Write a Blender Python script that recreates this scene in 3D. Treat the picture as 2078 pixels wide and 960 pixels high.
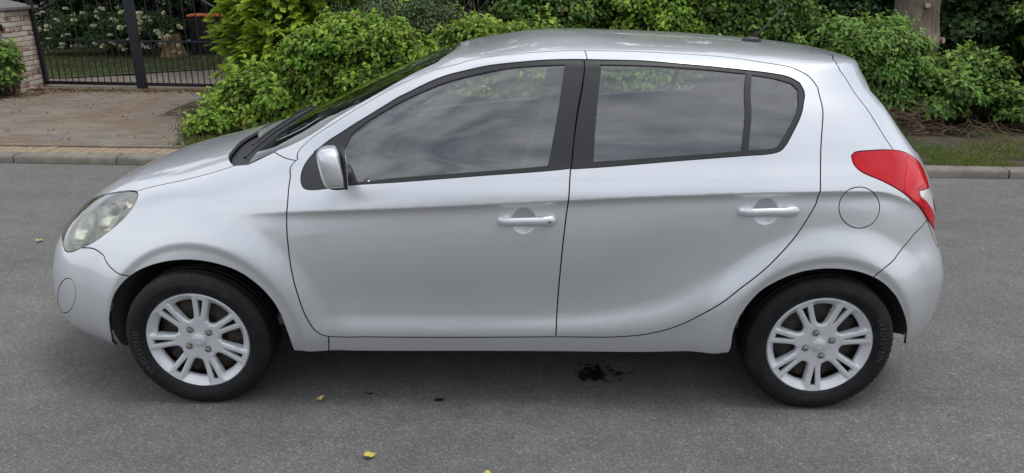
import bpy, bmesh, math, random
import numpy as np
from mathutils import Vector, Matrix, geometry, noise
for o in list(bpy.data.objects): bpy.data.objects.remove(o, do_unlink=True)
SC = bpy.context.scene
COL = SC.collection
R = math.radians
# ------------------------------------------------------------------ camera
cd = bpy.data.cameras.new('camera'); cam = bpy.data.objects.new('camera', cd); COL.objects.link(cam)
cam.location = (0.066, -3.493, 1.727)
cam.rotation_euler = (R(90-20), 0, R(0.95))
cd.sensor_fit = 'HORIZONTAL'; cd.sensor_width = 36; cd.lens = 36*1500/2078
cd.clip_start = .05; cd.clip_end = 500
SC.camera = cam
# ------------------------------------------------------------------ sky and sun
SUN_EL, SUN_AZ = R(70), R(95)      # azimuth clockwise from +Y
w = bpy.data.worlds.new('World'); SC.world = w; w.use_nodes = True
nt = w.node_tree; nt.nodes.clear()
def wn(t, **k):
    n = nt.nodes.new(t)
    for a, b in k.items(): setattr(n, a, b)
    return n
sky = wn('ShaderNodeTexSky', sky_type='NISHITA', sun_disc=False, sun_elevation=SUN_EL, sun_rotation=SUN_AZ, air_density=1.0, dust_density=2.0, ozone_density=1.0)
tc = wn('ShaderNodeTexCoord'); mp = wn('ShaderNodeMapping'); mp.inputs['Scale'].default_value = (1.0, 1.0, 3.2)
nz = wn('ShaderNodeTexNoise'); nz.inputs['Scale'].default_value = 2.2; nz.inputs['Detail'].default_value = 7; nz.inputs['Roughness'].default_value = .58
cr = wn('ShaderNodeValToRGB'); cr.color_ramp.elements[0].position = .36; cr.color_ramp.elements[1].position = .60
cr.color_ramp.elements[0].color = (.22, .22, .22, 1)
mx = wn('ShaderNodeMix', data_type='RGBA'); mx.inputs['B'].default_value = (10.2, 10.5, 11.0, 1)
bg = wn('ShaderNodeBackground'); bg.inputs['Strength'].default_value = .10
ow = wn('ShaderNodeOutputWorld')
L = nt.links.new
L(tc.outputs['Generated'], mp.inputs['Vector']); L(mp.outputs[0], nz.inputs['Vector']); L(nz.outputs['Fac'], cr.inputs['Fac'])
L(cr.outputs['Color'], mx.inputs['Factor']); L(sky.outputs[0], mx.inputs['A']); L(mx.outputs['Result'], bg.inputs['Color']); L(bg.outputs[0], ow.inputs['Surface'])
sd = bpy.data.lights.new('sun', 'SUN'); sun = bpy.data.objects.new('sun', sd); COL.objects.link(sun)
sd.energy = 1.1; sd.angle = R(22); sd.color = (1.0, .975, .94)
dv = Vector((math.sin(SUN_AZ)*math.cos(SUN_EL), math.cos(SUN_AZ)*math.cos(SUN_EL), math.sin(SUN_EL)))
sun.rotation_euler = dv.to_track_quat('Z', 'Y').to_euler(); sun.location = dv*40
vs = SC.view_settings; vs.view_transform = 'Standard'; vs.look = 'None'; vs.exposure = 0.45; vs.gamma = 1; vs.use_curve_mapping = False
SC.render.engine = 'CYCLES'

# ------------------------------------------------------------------ helpers
def tag(o, label=None, cat=None, group=None, kind=None):
    if label: o['label'] = label
    if cat: o['category'] = cat
    if group: o['group'] = group
    if kind: o['kind'] = kind
    return o
def link(o, parent=None):
    COL.objects.link(o)
    if parent is not None: o.parent = parent
    return o
def empty(name, loc=(0,0,0), rz=0, parent=None):
    o = bpy.data.objects.new(name, None); o.location = loc; o.rotation_euler = (0,0,rz); o.empty_display_size = .1
    return link(o, parent)
def mesh_np(name, V, F, mat=None, parent=None, smooth=False, normals=None, loc=None, colors=None):
    """V (n,3); F list of polys or (m,3|4) array"""
    me = bpy.data.meshes.new(name)
    V = np.asarray(V, np.float32)
    if isinstance(F, np.ndarray):
        k = F.shape[1]; m = len(F)
        me.vertices.add(len(V)); me.vertices.foreach_set('co', V.ravel())
        me.loops.add(m*k); me.loops.foreach_set('vertex_index', F.astype(np.int32).ravel())
        me.polygons.add(m); me.polygons.foreach_set('loop_start', np.arange(0, m*k, k, dtype=np.int32))
        me.update(calc_edges=True)
    else:
        me.from_pydata(V.tolist(), [], F)
    if colors is not None:
        at = me.color_attributes.new('Col', 'FLOAT_COLOR', 'POINT')
        c = np.ones((len(V), 4), np.float32); c[:, :3] = colors; at.data.foreach_set('color', c.ravel())
    me.polygons.foreach_set('use_smooth', np.full(len(me.polygons), bool(smooth or normals is not None)))
    if normals is not None: me.normals_split_custom_set_from_vertices(np.asarray(normals, np.float32).tolist())
    if mat is not None: me.materials.append(mat)
    o = bpy.data.objects.new(name, me)
    if loc is not None: o.location = loc
    return link(o, parent)
class MB:
    """collects simple solids into one mesh"""
    def __init__(s): s.V = []; s.F = []
    def add(s, V, F):
        b = len(s.V); s.V += [tuple(v) for v in V]; s.F += [tuple(b+i for i in f) for f in F]; return s
    def box(s, c, d, rot=None):
        q = [Vector((x*d[0]/2, y*d[1]/2, z*d[2]/2)) for z in (-1,1) for y in (-1,1) for x in (-1,1)]
        if rot is not None: q = [rot @ v for v in q]
        return s.add([v+Vector(c) for v in q], [(0,2,3,1),(4,5,7,6),(0,1,5,4),(2,6,7,3),(0,4,6,2),(1,3,7,5)])
    def tube(s, pts, rad, n=8, cap=True):
        pts = [Vector(p) for p in pts]; m = len(pts)
        rad = [rad]*m if not hasattr(rad, '__len__') else rad
        b = len(s.V); up = Vector((.13,.21,1)).normalized()
        for i, p in enumerate(pts):
            t = (pts[min(i+1,m-1)]-pts[max(i-1,0)]).normalized()
            a = t.cross(up)
            if a.length < 1e-3: a = t.cross(Vector((1,0,0)))
            a.normalize(); c = t.cross(a)
            for k in range(n):
                g = 2*math.pi*k/n; s.V.append(tuple(p+rad[i]*(math.cos(g)*a+math.sin(g)*c)))
        for i in range(m-1):
            for k in range(n):
                s.F.append((b+i*n+k, b+i*n+(k+1)%n, b+(i+1)*n+(k+1)%n, b+(i+1)*n+k))
        if cap:
            s.F.append(tuple(b+k for k in range(n))[::-1]); s.F.append(tuple(b+(m-1)*n+k for k in range(n)))
        return s
    def lathe(s, prof, n=48, axis='y', c=(0,0,0), close=False):
        """prof: list of (r, h)"""
        b = len(s.V); m = len(prof)
        for r, h in prof:
            for k in range(n):
                g = 2*math.pi*k/n; a, e = r*math.cos(g), r*math.sin(g)
                v = (a, h, e) if axis == 'y' else ((a, e, h) if axis == 'z' else (h, a, e))
                s.V.append((v[0]+c[0], v[1]+c[1], v[2]+c[2]))
        for i in range(m-1):
            for k in range(n): s.F.append((b+i*n+k, b+i*n+(k+1)%n, b+(i+1)*n+(k+1)%n, b+(i+1)*n+k))
        if close:
            s.F.append(tuple(b+k for k in range(n))[::-1]); s.F.append(tuple(b+(m-1)*n+k for k in range(n)))
        return s
    def sell(s, c, d, e1=.5, e2=.5, nu=24, nv=14, rot=None, v0=-90, v1=90):
        """superellipsoid, half-sizes d"""
        b = len(s.V); f = lambda w, e: math.copysign(abs(w)**e, w)
        for j in range(nv+1):
            p = R(v0+(v1-v0)*j/nv)
            for i in range(nu):
                t = 2*math.pi*i/nu
                v = Vector((d[0]*f(math.cos(p),e1)*f(math.cos(t),e2), d[1]*f(math.cos(p),e1)*f(math.sin(t),e2), d[2]*f(math.sin(p),e1)))
                if rot is not None: v = rot @ v
                s.V.append(tuple(v+Vector(c)))
        for j in range(nv):
            for i in range(nu): s.F.append((b+j*nu+i, b+j*nu+(i+1)%nu, b+(j+1)*nu+(i+1)%nu, b+(j+1)*nu+i))
        return s
    def build(s, name, mat, parent=None, smooth=False, loc=None, bevel=0, fixn=False):
        o = mesh_np(name, np.array(s.V, np.float32).reshape(-1,3), s.F, mat, parent, smooth, loc=loc)
        if bevel:
            m = o.modifiers.new('bevel', 'BEVEL'); m.width = bevel; m.segments = 2; m.limit_method = 'ANGLE'; m.angle_limit = R(35); m.harden_normals = False
        if fixn:
            bm = bmesh.new(); bm.from_mesh(o.data); bmesh.ops.recalc_face_normals(bm, faces=bm.faces); bm.to_mesh(o.data); bm.free()
        return o
def autosmooth(o, ang=35):
    me = o.data; bm = bmesh.new(); bm.from_mesh(me)
    bmesh.ops.remove_doubles(bm, verts=bm.verts, dist=1e-5)
    bmesh.ops.recalc_face_normals(bm, faces=bm.faces)
    for f in bm.faces: f.smooth = True
    for e in bm.edges:
        if len(e.link_faces) == 2 and e.calc_face_angle(0) > R(ang): e.smooth = False
    bm.to_mesh(me); bm.free(); return o
# ------------------------------------------------------------------ materials
MATS = {}
def mat(name, col=(.5,.5,.5), rough=.6, metal=0., coat=0., spec=.5, trans=0., ior=1.5, emit=None):
    m = bpy.data.materials.new(name); m.use_nodes = True
    b = m.node_tree.nodes['Principled BSDF']
    b.inputs['Base Color'].default_value = (*col, 1); b.inputs['Roughness'].default_value = rough; b.inputs['Metallic'].default_value = metal
    b.inputs['Coat Weight'].default_value = coat; b.inputs['Coat Roughness'].default_value = .03
    b.inputs['Specular IOR Level'].default_value = spec; b.inputs['Transmission Weight'].default_value = trans; b.inputs['IOR'].default_value = ior
    MATS[name] = m; return m
class NT:
    def __init__(s, m): s.t = m.node_tree; s.b = s.t.nodes.get('Principled BSDF'); s.o = s.t.nodes.get('Material Output')
    def n(s, t, ins=None, **k):
        x = s.t.nodes.new(t)
        for a, b in k.items(): setattr(x, a, b)
        for a, b in (ins or {}).items():
            if hasattr(b, 'links') or isinstance(b, bpy.types.NodeSocket): s.t.links.new(b, x.inputs[a])
            else: x.inputs[a].default_value = b
        return x
    def l(s, a, b): s.t.links.new(a, b)
    def noise(s, scale, detail=4, rough=.5, vec=None, w=None):
        x = s.n('ShaderNodeTexNoise', {'Scale': scale, 'Detail': detail, 'Roughness': rough})
        if vec is not None: s.l(vec, x.inputs['Vector'])
        return x.outputs['Fac']
    def pos(s): return s.n('ShaderNodeNewGeometry').outputs['Position']
    def obj(s): return s.n('ShaderNodeTexCoord').outputs['Object']
    def ramp(s, fac, stops):
        x = s.n('ShaderNodeValToRGB'); e = x.color_ramp.elements
        while len(e) < len(stops): e.new(.5)
        for i, (p, c) in enumerate(stops):
            e[i].position = p; e[i].color = (*c, 1) if hasattr(c, '__len__') else (c, c, c, 1)
        s.l(fac, x.inputs['Fac']); return x.outputs['Color']
    def mix(s, f, a, b, mode='MIX'):
        x = s.n('ShaderNodeMix', data_type='RGBA', blend_type=mode)
        for k, v in (('Factor', f), ('A', a), ('B', b)):
            if isinstance(v, bpy.types.NodeSocket): s.l(v, x.inputs[k])
            elif k == 'Factor': x.inputs[k].default_value = v
            else: x.inputs[k].default_value = (*v, 1)
        return x.outputs['Result']
    def bump(s, h, strength=.3, dist=.01):
        x = s.n('ShaderNodeBump', {'Strength': strength, 'Distance': dist, 'Height': h}); s.l(x.outputs[0], s.b.inputs['Normal']); return x

# ================================================================== the place
RNG = np.random.default_rng(11)
def kerb_y(x): return 2.975-.0445*x+.0*x      # road-side face of the kerb
def env_materials():
    m = mat('asphalt', (.1,.1,.1), .82); t = NT(m); p = t.pos()
    v1 = t.n('ShaderNodeTexVoronoi', {'Vector': p, 'Scale': 150.}); v2 = t.n('ShaderNodeTexVoronoi', {'Vector': p, 'Scale': 300.})
    g1 = t.n('ShaderNodeSeparateColor', {0: v1.outputs['Color']}); g2 = t.n('ShaderNodeSeparateColor', {0: v2.outputs['Color']})
    a = t.ramp(g1.outputs[0], [(0.,(.093,.090,.086)),(.55,(.125,.121,.115)),(.90,(.152,.147,.139)),(1.,(.215,.208,.196))])
    b = t.ramp(g2.outputs[0], [(0.,(.78,)*3),(1.,(1.20,)*3)])
    c = t.mix(1., a, b, 'MULTIPLY')
    big = t.ramp(t.noise(.9, 6, .6, p), [(.3,(.86,.86,.87)),(.7,(1.1,1.09,1.07))])
    c = t.mix(1., c, big, 'MULTIPLY')
    mid = t.ramp(t.noise(7, 5, .7, p), [(.35,(.88,)*3),(.65,(1.08,)*3)])
    c = t.mix(1., c, mid, 'MULTIPLY')
    ws = t.n('ShaderNodeMapping', {'Vector': p, 'Scale': (.12, 1.3, 1)})
    c = t.mix(1., c, t.ramp(t.noise(1.6, 5, .6, ws.outputs[0]), [(.35,(.90,.90,.905)),(.65,(1.07,1.07,1.06))]), 'MULTIPLY')
    sp = t.ramp(t.noise(3.1, 8, .75, p), [(.60,0.),(.70,.35)])
    c = t.mix(sp, c, (.075,.073,.072))
    t.l(c, t.b.inputs['Base Color']); t.bump(v1.outputs['Distance'], .5, .004)
    m = mat('concrete', (.25,.24,.21), .9); t = NT(m); p = t.pos()
    c = t.mix(t.ramp(t.noise(6, 6, .65, p), [(.35,0.),(.65,1.)]), (.135,.122,.098), (.225,.203,.168))
    c = t.mix(t.ramp(t.noise(2.2, 5, .7, p), [(.52,0.),(.66,1.)]), c, (.085,.085,.05))
    c = t.mix(t.ramp(t.noise(160, 2, .5, p), [(.4,0.),(.8,.5)]), c, (.12,.115,.10))
    t.l(c, t.b.inputs['Base Color']); t.bump(t.noise(90, 4, .6, p), .4, .004)
    m = mat('brick_paver', (.2,.16,.13), .9); t = NT(m); p = t.pos()
    at = t.n('ShaderNodeAttribute', attribute_name='Col').outputs['Color']
    c = t.mix(t.ramp(t.noise(1.3, 6, .65, p), [(.44,0.),(.62,.85)]), at, (.155,.105,.068))
    c = t.mix(t.ramp(t.noise(45, 5, .7, p), [(.45,0.),(.7,.6)]), c, (.10,.085,.072))
    c = t.mix(t.ramp(t.noise(18, 5, .75, p), [(.60,0.),(.72,.7)]), c, (.30,.23,.15))
    t.l(c, t.b.inputs['Base Color']); t.bump(t.noise(70, 4, .6, p), .4, .004)
    m = mat('yellow_brick', (.42,.29,.12), .88); t = NT(m); p = t.pos()
    c = t.mix(t.ramp(t.noise(14, 6, .65, p), [(.4,0.),(.65,.8)]), (.29,.225,.14), (.17,.13,.09))
    t.l(c, t.b.inputs['Base Color']); t.bump(t.noise(80, 4, .6, p), .4, .003)
    m = mat('joint_sand', (.10,.08,.055), 1.); t = NT(m); t.l(t.mix(t.noise(8, 5, .6, t.pos()), (.15,.118,.09), (.21,.165,.122)), t.b.inputs['Base Color'])
    m = mat('soil', (.05,.035,.022), 1.); t = NT(m); p = t.pos()
    c = t.mix(t.ramp(t.noise(5, 7, .7, p), [(.35,0.),(.65,1.)]), (.030,.023,.014), (.095,.070,.042))
    c = t.mix(t.ramp(t.noise(1.4, 5, .6, p), [(.5,0.),(.62,.8)]), c, (.035,.055,.015))
    t.l(c, t.b.inputs['Base Color']); t.bump(t.noise(25, 6, .7, p), .8, .03)
    m = mat('lawn_green', (.06,.09,.02), 1.); t = NT(m); p = t.pos()
    t.l(t.mix(t.ramp(t.noise(2.5, 6, .65, p), [(.35,0.),(.65,1.)]), (.065,.088,.028), (.115,.125,.048)), t.b.inputs['Base Color']); t.bump(t.noise(60, 4, .7, p), .7, .02)
    m = mat('gravel_path', (.2,.17,.14), 1.); t = NT(m); p = t.pos()
    t.l(t.mix(t.ramp(t.noise(9, 6, .7, p), [(.35,0.),(.65,1.)]), (.13,.105,.085), (.25,.205,.165)), t.b.inputs['Base Color'])
    m = mat('bark', (.12,.09,.07), .95); t = NT(m); p = t.obj()
    mp = t.n('ShaderNodeMapping', {'Vector': p, 'Scale': (1,1,.35)})
    c = t.mix(t.ramp(t.noise(9, 8, .7, mp.outputs[0]), [(.35,0.),(.65,1.)]), (.11,.085,.065), (.28,.225,.18))
    c = t.mix(t.ramp(t.noise(30, 4, .6, mp.outputs[0]), [(.5,0.),(.75,.6)]), c, (.04,.03,.025))
    t.l(c, t.b.inputs['Base Color']); t.bump(t.noise(16, 8, .7, mp.outputs[0]), .9, .03)
    m = mat('cut_wood', (.45,.33,.20), .85); t = NT(m)
    t.l(t.mix(t.noise(25, 5, .6, t.obj()), (.40,.29,.18), (.20,.14,.09)), t.b.inputs['Base Color'])
    mat('twig', (.075,.055,.040), .95); mat('dead_twig', (.13,.085,.055), .95); mat('grey_twig', (.10,.09,.075), .95)
    mat('gate_iron', (.012,.013,.018), .38, .3)
    m = mat('stump_wood', (.22,.14,.07), .95); t = NT(m)
    t.l(t.mix(t.noise(7, 6, .65, t.obj()), (.30,.20,.08), (.14,.07,.045)), t.b.inputs['Base Color'])
    mat('terracotta', (.48,.13,.045), .85); mat('dark_boards', (.02,.018,.017), .9); mat('mortar', (.30,.28,.25), 1.)
    m = mat('wall_brick', (.4,.3,.25), .92); t = NT(m); p = t.pos()
    at = t.n('ShaderNodeObjectInfo').outputs['Random']
    c = t.ramp(at, [(0.,(.20,.085,.055)),(.30,(.32,.17,.12)),(.55,(.50,.41,.33)),(.8,(.62,.56,.48)),(1.,(.42,.25,.18))])
    c = t.mix(t.ramp(t.noise(14, 6, .7, p), [(.44,0.),(.6,.85)]), c, (.60,.55,.48))
    c = t.mix(t.ramp(t.noise(26, 5, .7, p), [(.55,0.),(.7,.6)]), c, (.12,.085,.07))
    t.l(c, t.b.inputs['Base Color']); t.bump(t.noise(40, 5, .6, p), .6, .006)
    mat('coping_stone', (.16,.15,.14), .9)
    m = mat('oil', (.007,.007,.0075), .5); mat('litter', (.2,.12,.06), .9)
    # leaves: colour per leaf from the mesh, a share of light passes through
    for nm, tr in (('leaf', .30), ('petal', .25), ('blade', .25)):
        m = bpy.data.materials.new(nm+'_surface'); m.use_nodes = True; t = NT(m)
        at = t.n('ShaderNodeAttribute', attribute_name='Col').outputs['Color']; t.l(at, t.b.inputs['Base Color'])
        t.b.inputs['Roughness'].default_value = .48; t.b.inputs['Specular IOR Level'].default_value = .35
        tl = t.n('ShaderNodeBsdfTranslucent'); t.l(t.mix(.5, at, t.mix(1., at, (1.5,1.45,.6), 'MULTIPLY')), tl.inputs['Color'])
        ms = t.n('ShaderNodeMixShader', {0: tr, 1: t.b.outputs[0], 2: tl.outputs[0]}); t.l(ms.outputs[0], t.o.inputs['Surface']); MATS[nm] = m
env_materials()
# ------------------------------------------------------------------ ground, road, kerb
def sheet(name, pts, z, m, parent=None, kind='structure'):
    o = mesh_np(name, np.array([(x, y, z) if not hasattr(z, '__len__') else (x, y, zz) for (x, y), zz in zip(pts, z if hasattr(z, '__len__') else [z]*len(pts))]), [tuple(range(len(pts)))], MATS[m], parent)
    if kind: o['kind'] = kind
    return o
sheet('ground', [(-150,-150),(150,-150),(150,150),(-150,150)], -.02, 'soil')
X0, X1 = -40., 40.
sheet('road', [(X0,-2.9),(X1,-2.9),(X1,kerb_y(X1)+.06),(X0,kerb_y(X0)+.06)], 0., 'asphalt')
sheet('pavement', [(X0,-9.),(X1,-9.),(X1,-2.9),(X0,-2.9)], .06, 'concrete')
KA = math.atan2(-.0445, 1.)
kb = MB(); kb.box((0, kerb_y(0)+.10, -.012), (60, .14, .03), Matrix.Rotation(KA, 3, 'Z')); kerb = kb.build('kerb', MATS['concrete']); kerb['kind'] = 'structure'
def kerb_profile(L, seed):
    # half-battered kerb stone with a rounded nose, slightly uneven
    r = np.random.default_rng(seed); pr = [(0,0.0),(.003,.045),(.012,.062),(.026,.069),(.10,.072),(.145,.071),(.145,0.0)]
    V = []; n = 9
    for i in range(n):
        x = -L/2+L*i/(n-1)
        for (y, z) in pr: V.append((x, y+r.normal(0,.0012), z+r.normal(0,.0012) if z > 0 else z))
    m = len(pr); F = [(i*m+k, (i+1)*m+k, (i+1)*m+k+1, i*m+k+1) for i in range(n-1) for k in range(m-1)]
    F += [tuple(range(m)), tuple((n-1)*m+k for k in range(m))[::-1]]
    return V, F
KV = [kerb_profile(.985, s) for s in (1,2,3)]
KM = []
for V_, F_ in KV:
    o = mesh_np('kerb_stone', np.array(V_), F_, MATS['concrete']); autosmooth(o, 50); KM.append(o.data); bpy.data.objects.remove(o)
k = 0
for i in range(-12, 19):
    x = -4.67+.5+i*1.0 if False else -4.22+.497+i*1.0-.5
    o = bpy.data.objects.new('kerb_stone', KM[k % 3]); link(o, kerb); k += 1
    o.location = (x, kerb_y(x)+float(RNG.normal(0,.003)), .001+float(RNG.normal(0,.002))); o.rotation_euler = (0, float(RNG.normal(0,.002)), KA)
# ------------------------------------------------------------------ driveway
DW = [(-9.5,kerb_y(-9.5)+.15),(-3.05,kerb_y(-3.05)+.15),(-3.35,4.2),(-3.9,5.4),(-4.4,7.35),(-9.5,7.75)]
drive = sheet('driveway', DW, .052, 'joint_sand')
def pavers():
    poly = np.array(DW); V = []; F = []; C = []
    r = np.random.default_rng(5); ca, sa = math.cos(KA), math.sin(KA)
    L, W, g = .205, .102, .004
    k = 0
    for j in range(-4, 60):
        for i in range(-50, 50):
            u = i*L+(L/2 if j % 2 else 0); v = .40+j*W
            x = -6+u*ca-v*sa; y = kerb_y(-6)+u*sa+v*ca
            if v < .365+W/2 or x > -2.9 or x < -9.3 or y > 7.6: continue
            if not inside(poly, np.array([[x, y]]))[0]: continue
            z = .068+r.normal(0,.0009); a, b = (L-g)/2, (W-g)/2; tl = r.normal(0,.004,2)
            q = [(-a,-b),(a,-b),(a,b),(-a,b)]; n = len(V)
            for s_, zz in ((1.,z-.022),(1.,z-.004),(.965,z)):
                for (p_, q_) in q: V.append((x+(p_*ca-q_*sa)*s_, y+(p_*sa+q_*ca)*s_, zz+tl[0]*p_+tl[1]*q_))
            for h in (0,4):
                F += [(n+h+e, n+h+(e+1)%4, n+h+4+(e+1)%4, n+h+4+e) for e in range(4)]
            F.append((n+8,n+9,n+10,n+11))
            base = np.array([(.20,.160,.124),(.17,.147,.122),(.21,.163,.117),(.18,.160,.134)][r.integers(4)])*r.uniform(.88,1.12); C += [base]*12
    o = mesh_np('paving_bricks', np.array(V), np.array(F), MATS['brick_paver'], drive, colors=np.array(C)); o['kind'] = 'stuff'
def inside(poly, Q):
    x, y = Q[:,0], Q[:,1]; c = np.zeros(len(Q), bool)
    for (x1,y1),(x2,y2) in zip(poly, np.roll(poly,-1,0)):
        if y1 == y2: continue
        kk = (y1 > y) != (y2 > y); c ^= kk & (x < (x2-x1)*(y-y1)/(y2-y1)+x1)
    return c
pavers()
# soldier course of yellow bricks along the kerb
mb = MB(); mb.box((0,0,0), (.096,.205,.05)); sb = mb.build('edging_brick', MATS['yellow_brick'], drive, bevel=.006)
for i in range(62):
    o = sb if i == 0 else link(sb.copy(), drive)
    x = -9.3+i*.1035
    o.location = (x, kerb_y(x)+.262+float(RNG.normal(0,.004)), .048+float(RNG.normal(0,.002))); o.rotation_euler = (float(RNG.normal(0,.01)), float(RNG.normal(0,.012)), KA+float(RNG.normal(0,.02)))
# ------------------------------------------------------------------ verge, garden ground
def terrain(name, x0, x1, y0, y1, z, m, n=(60,30), amp=.03, front=None, sc=1.6):
    xs = np.linspace(x0, x1, n[0]); V = []
    for x in xs:
        ya = front(x) if front else y0
        for t in np.linspace(0, 1, n[1]):
            y = ya+(y1-ya)*t; a = noise.fractal(Vector((x*sc, y*sc, 3.1)), 1., 2., 4)
            V.append((x, y, z+amp*a*min(1., t*6)+(.0 if t else -.0)))
    F = np.array([(i*n[1]+j, (i+1)*n[1]+j, (i+1)*n[1]+j+1, i*n[1]+j+1) for i in range(n[0]-1) for j in range(n[1]-1)])
    o = mesh_np(name, np.array(V), F, MATS[m], smooth=True); o['kind'] = 'structure'; return o
terrain('verge', -3.0, 20, 3, 5.2, .062, 'soil', (150,40), .035, lambda x: kerb_y(x)+.147)
terrain('hedge_bank', -4.3, 24, 5.2, 16, .07, 'soil', (100,50), .08)
sheet('garden_ground', [(-24,7.5),(-4.3,7.2),(-4.0,26),(-24,26)], .035, 'soil')
terrain('lawn', -14, -4.6, 8.7, 13.2, .075, 'lawn_green', (60,40), .02, lambda x: 8.35 if x < -7.2 else 8.35+(x+7.2)*.62)
sheet('garden_path', [(-14,7.75),(-4.45,7.36),(-4.2,11.),(-5.2,10.2),(-6.4,8.72),(-8.,8.4),(-14,8.4)], .058, 'gravel_path')
# ------------------------------------------------------------------ foliage
def leaf_mesh(name, P, D, Nn, ln, wd, col, parent, m='leaf', fold=.25, curl=.15, hexa=False):
    """P base points, D growth direction, Nn leaf normal, per-leaf length and width"""
    n = len(P); D = D/np.linalg.norm(D, axis=1, keepdims=True); S = np.cross(D, Nn); S /= np.maximum(np.linalg.norm(S, axis=1, keepdims=True), 1e-6); U = np.cross(S, D)
    ln = np.broadcast_to(ln, n)[:,None]; wd = np.broadcast_to(wd, n)[:,None]
    if hexa:
        pts = [P, P+D*ln*.30+S*wd*.46+U*wd*fold, P+D*ln*.68+S*wd*.36+U*(wd*fold*.7-ln*curl*.3), P+D*ln-U*ln*curl, P+D*ln*.68-S*wd*.36+U*(wd*fold*.7-ln*curl*.3), P+D*ln*.30-S*wd*.46+U*wd*fold, P+D*ln*.5-U*ln*curl*.12]
        k = 7; tri = [(0,1,6),(1,2,6),(2,3,6),(3,4,6),(4,5,6),(5,0,6)]
    else:
        pts = [P, P+D*ln*.45+S*wd*.5+U*wd*fold, P+D*ln-U*ln*curl, P+D*ln*.45-S*wd*.5+U*wd*fold]; k = 4; tri = [(0,1,2),(0,2,3)]
    V = np.stack(pts, 1).reshape(-1,3); b = (np.arange(n)*k)[:,None,None]
    F = (b+np.array(tri)[None]).reshape(-1,3)
    return mesh_np(name, V, F, MATS[m], parent, colors=np.repeat(col, k, 0))
def unit(n, r):
    v = r.normal(size=(n,3)); return v/np.linalg.norm(v, axis=1, keepdims=True)
def bush(name, label, cat, c, rad, n, ln, wd, cols, seed, clumps=40, crad=(.16,.34), group=None, stems=True, hexa=False, droop=.15, up=.35, zmin=.05, spread=.9, twigm='twig', core=.25, shoots=40):
    """a shrub: leaves grouped into clumps that fill an ellipsoid, on branching stems"""
    r = np.random.default_rng(seed); c = np.array(c, float); rad = np.array(rad, float)
    root = empty(name, (c[0], c[1], .06)); tag(root, label, cat, group)
    q = unit(clumps, r); q[:,2] = np.where(q[:,2] < -.55, -q[:,2], q[:,2])
    q[:, 1] = np.where((q[:,1] > .45) & (r.random(clumps) < .6), -q[:,1], q[:,1])       # fuller where it faces the light of the road
    rr = r.uniform(core, 1., clumps)**.5
    cc = c+q*rad*rr[:,None]*spread; cr = r.uniform(*crad, clumps)
    cc[:,2] = np.maximum(cc[:,2], zmin+cr*.4)
    wgt = cr**2; idx = r.choice(clumps, n, p=wgt/wgt.sum())
    d = unit(n, r); d[:,2] = np.where(d[:,2] < -.3, -d[:,2]*.6, d[:,2])
    rho = r.beta(3.2, 1.3, n)
    P = cc[idx]+d*(cr[idx]*rho)[:,None]*np.array([1.1,1.05,.85])
    P += r.normal(0,.015,(n,3))
    keep = P[:,2] > zmin; P, d, idx, rho = P[keep], d[keep], idx[keep], rho[keep]; n = len(P)
    out = (P-c)/rad; out /= np.maximum(np.linalg.norm(out, axis=1, keepdims=True), 1e-6)
    Nn = d*.5+out*.5+np.array([0,-.15,up+.45])+r.normal(0,.45,(n,3)); Nn /= np.linalg.norm(Nn, axis=1, keepdims=True)
    D = d*.7+out*.4+np.array([0,0,-droop])+r.normal(0,.5,(n,3)); D -= Nn*(D*Nn).sum(1)[:,None]
    cols = np.array(cols); w_ = r.random(n)[:,None]
    base = cols[0]*(1-w_)+cols[1]*w_
    tone = r.uniform(.55,1.35,clumps)[idx][:,None]; hue = r.normal(0,.10,clumps)[idx]
    col = base*tone*r.uniform(.75,1.25,(n,1)); col[:,0] *= 1+hue
    young = (rho > .80) & (d[:,2] > .15) & (r.random(n) < .55)
    if len(cols) > 2: col[young] = col[young]*.35+cols[2]*.65*r.uniform(.8,1.2,(young.sum(),1))
    if len(cols) > 3: br = r.random(n) < .02; col[br] = cols[3]
    lo = np.array([c[0], c[1], .06])
    # long young shoots standing clear of the mass
    ns = shoots; sp = []; sdn = []; snn = []; scl = []
    for i in range(ns):
        k_ = r.integers(clumps); b = cc[k_]+unit(1, r)[0]*cr[k_]*.5; dd = np.array([r.normal(0,.45), r.normal(-.25,.4), 1.]); dd /= np.linalg.norm(dd); L_ = r.uniform(.18,.42)
        tone_ = r.uniform(.8,1.2)
        for j in range(11):
            t_ = j/10; q_ = b+dd*L_*t_+np.array([0,0,-.08*t_*t_]); sv = np.cross(dd, unit(1, r)[0]); sv /= np.linalg.norm(sv)
            sp.append(q_); sdn.append(sv+dd*.5); snn.append(np.cross(sv, dd)*.3+np.array([0,-.4,.8])); scl.append(cols[min(2,len(cols)-1)]*(.6+.5*t_)*tone_)
    if ns: P = np.concatenate([P, sp]); D = np.concatenate([D, sdn]); Nn = np.concatenate([Nn, snn]); col = np.concatenate([col, scl]); n = len(P)
    s = r.uniform(.6,1.25,n)
    fol = leaf_mesh('foliage', P-lo, D, Nn, ln*s, wd*s, np.clip(col,.004,.9), root, hexa=hexa); fol['kind'] = 'stuff'
    if stems:
        mb = MB()
        for i in r.choice(clumps, min(clumps, 16), replace=False):
            e = cc[i]-lo; b = np.array([r.normal(0,.10)*rad[0]*2, r.normal(0,.10), 0.]); mid = (b+e)/2+np.array([r.normal(0,.06),r.normal(0,.06),.12])
            mb.tube([b, b*.6+mid*.4, mid, mid*.45+e*.55, e], [.017,.014,.011,.008,.004], 5, cap=False)
        o = mb.build('stems', MATS[twigm], root, smooth=True); o['kind'] = 'stuff'
    return root
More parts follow.
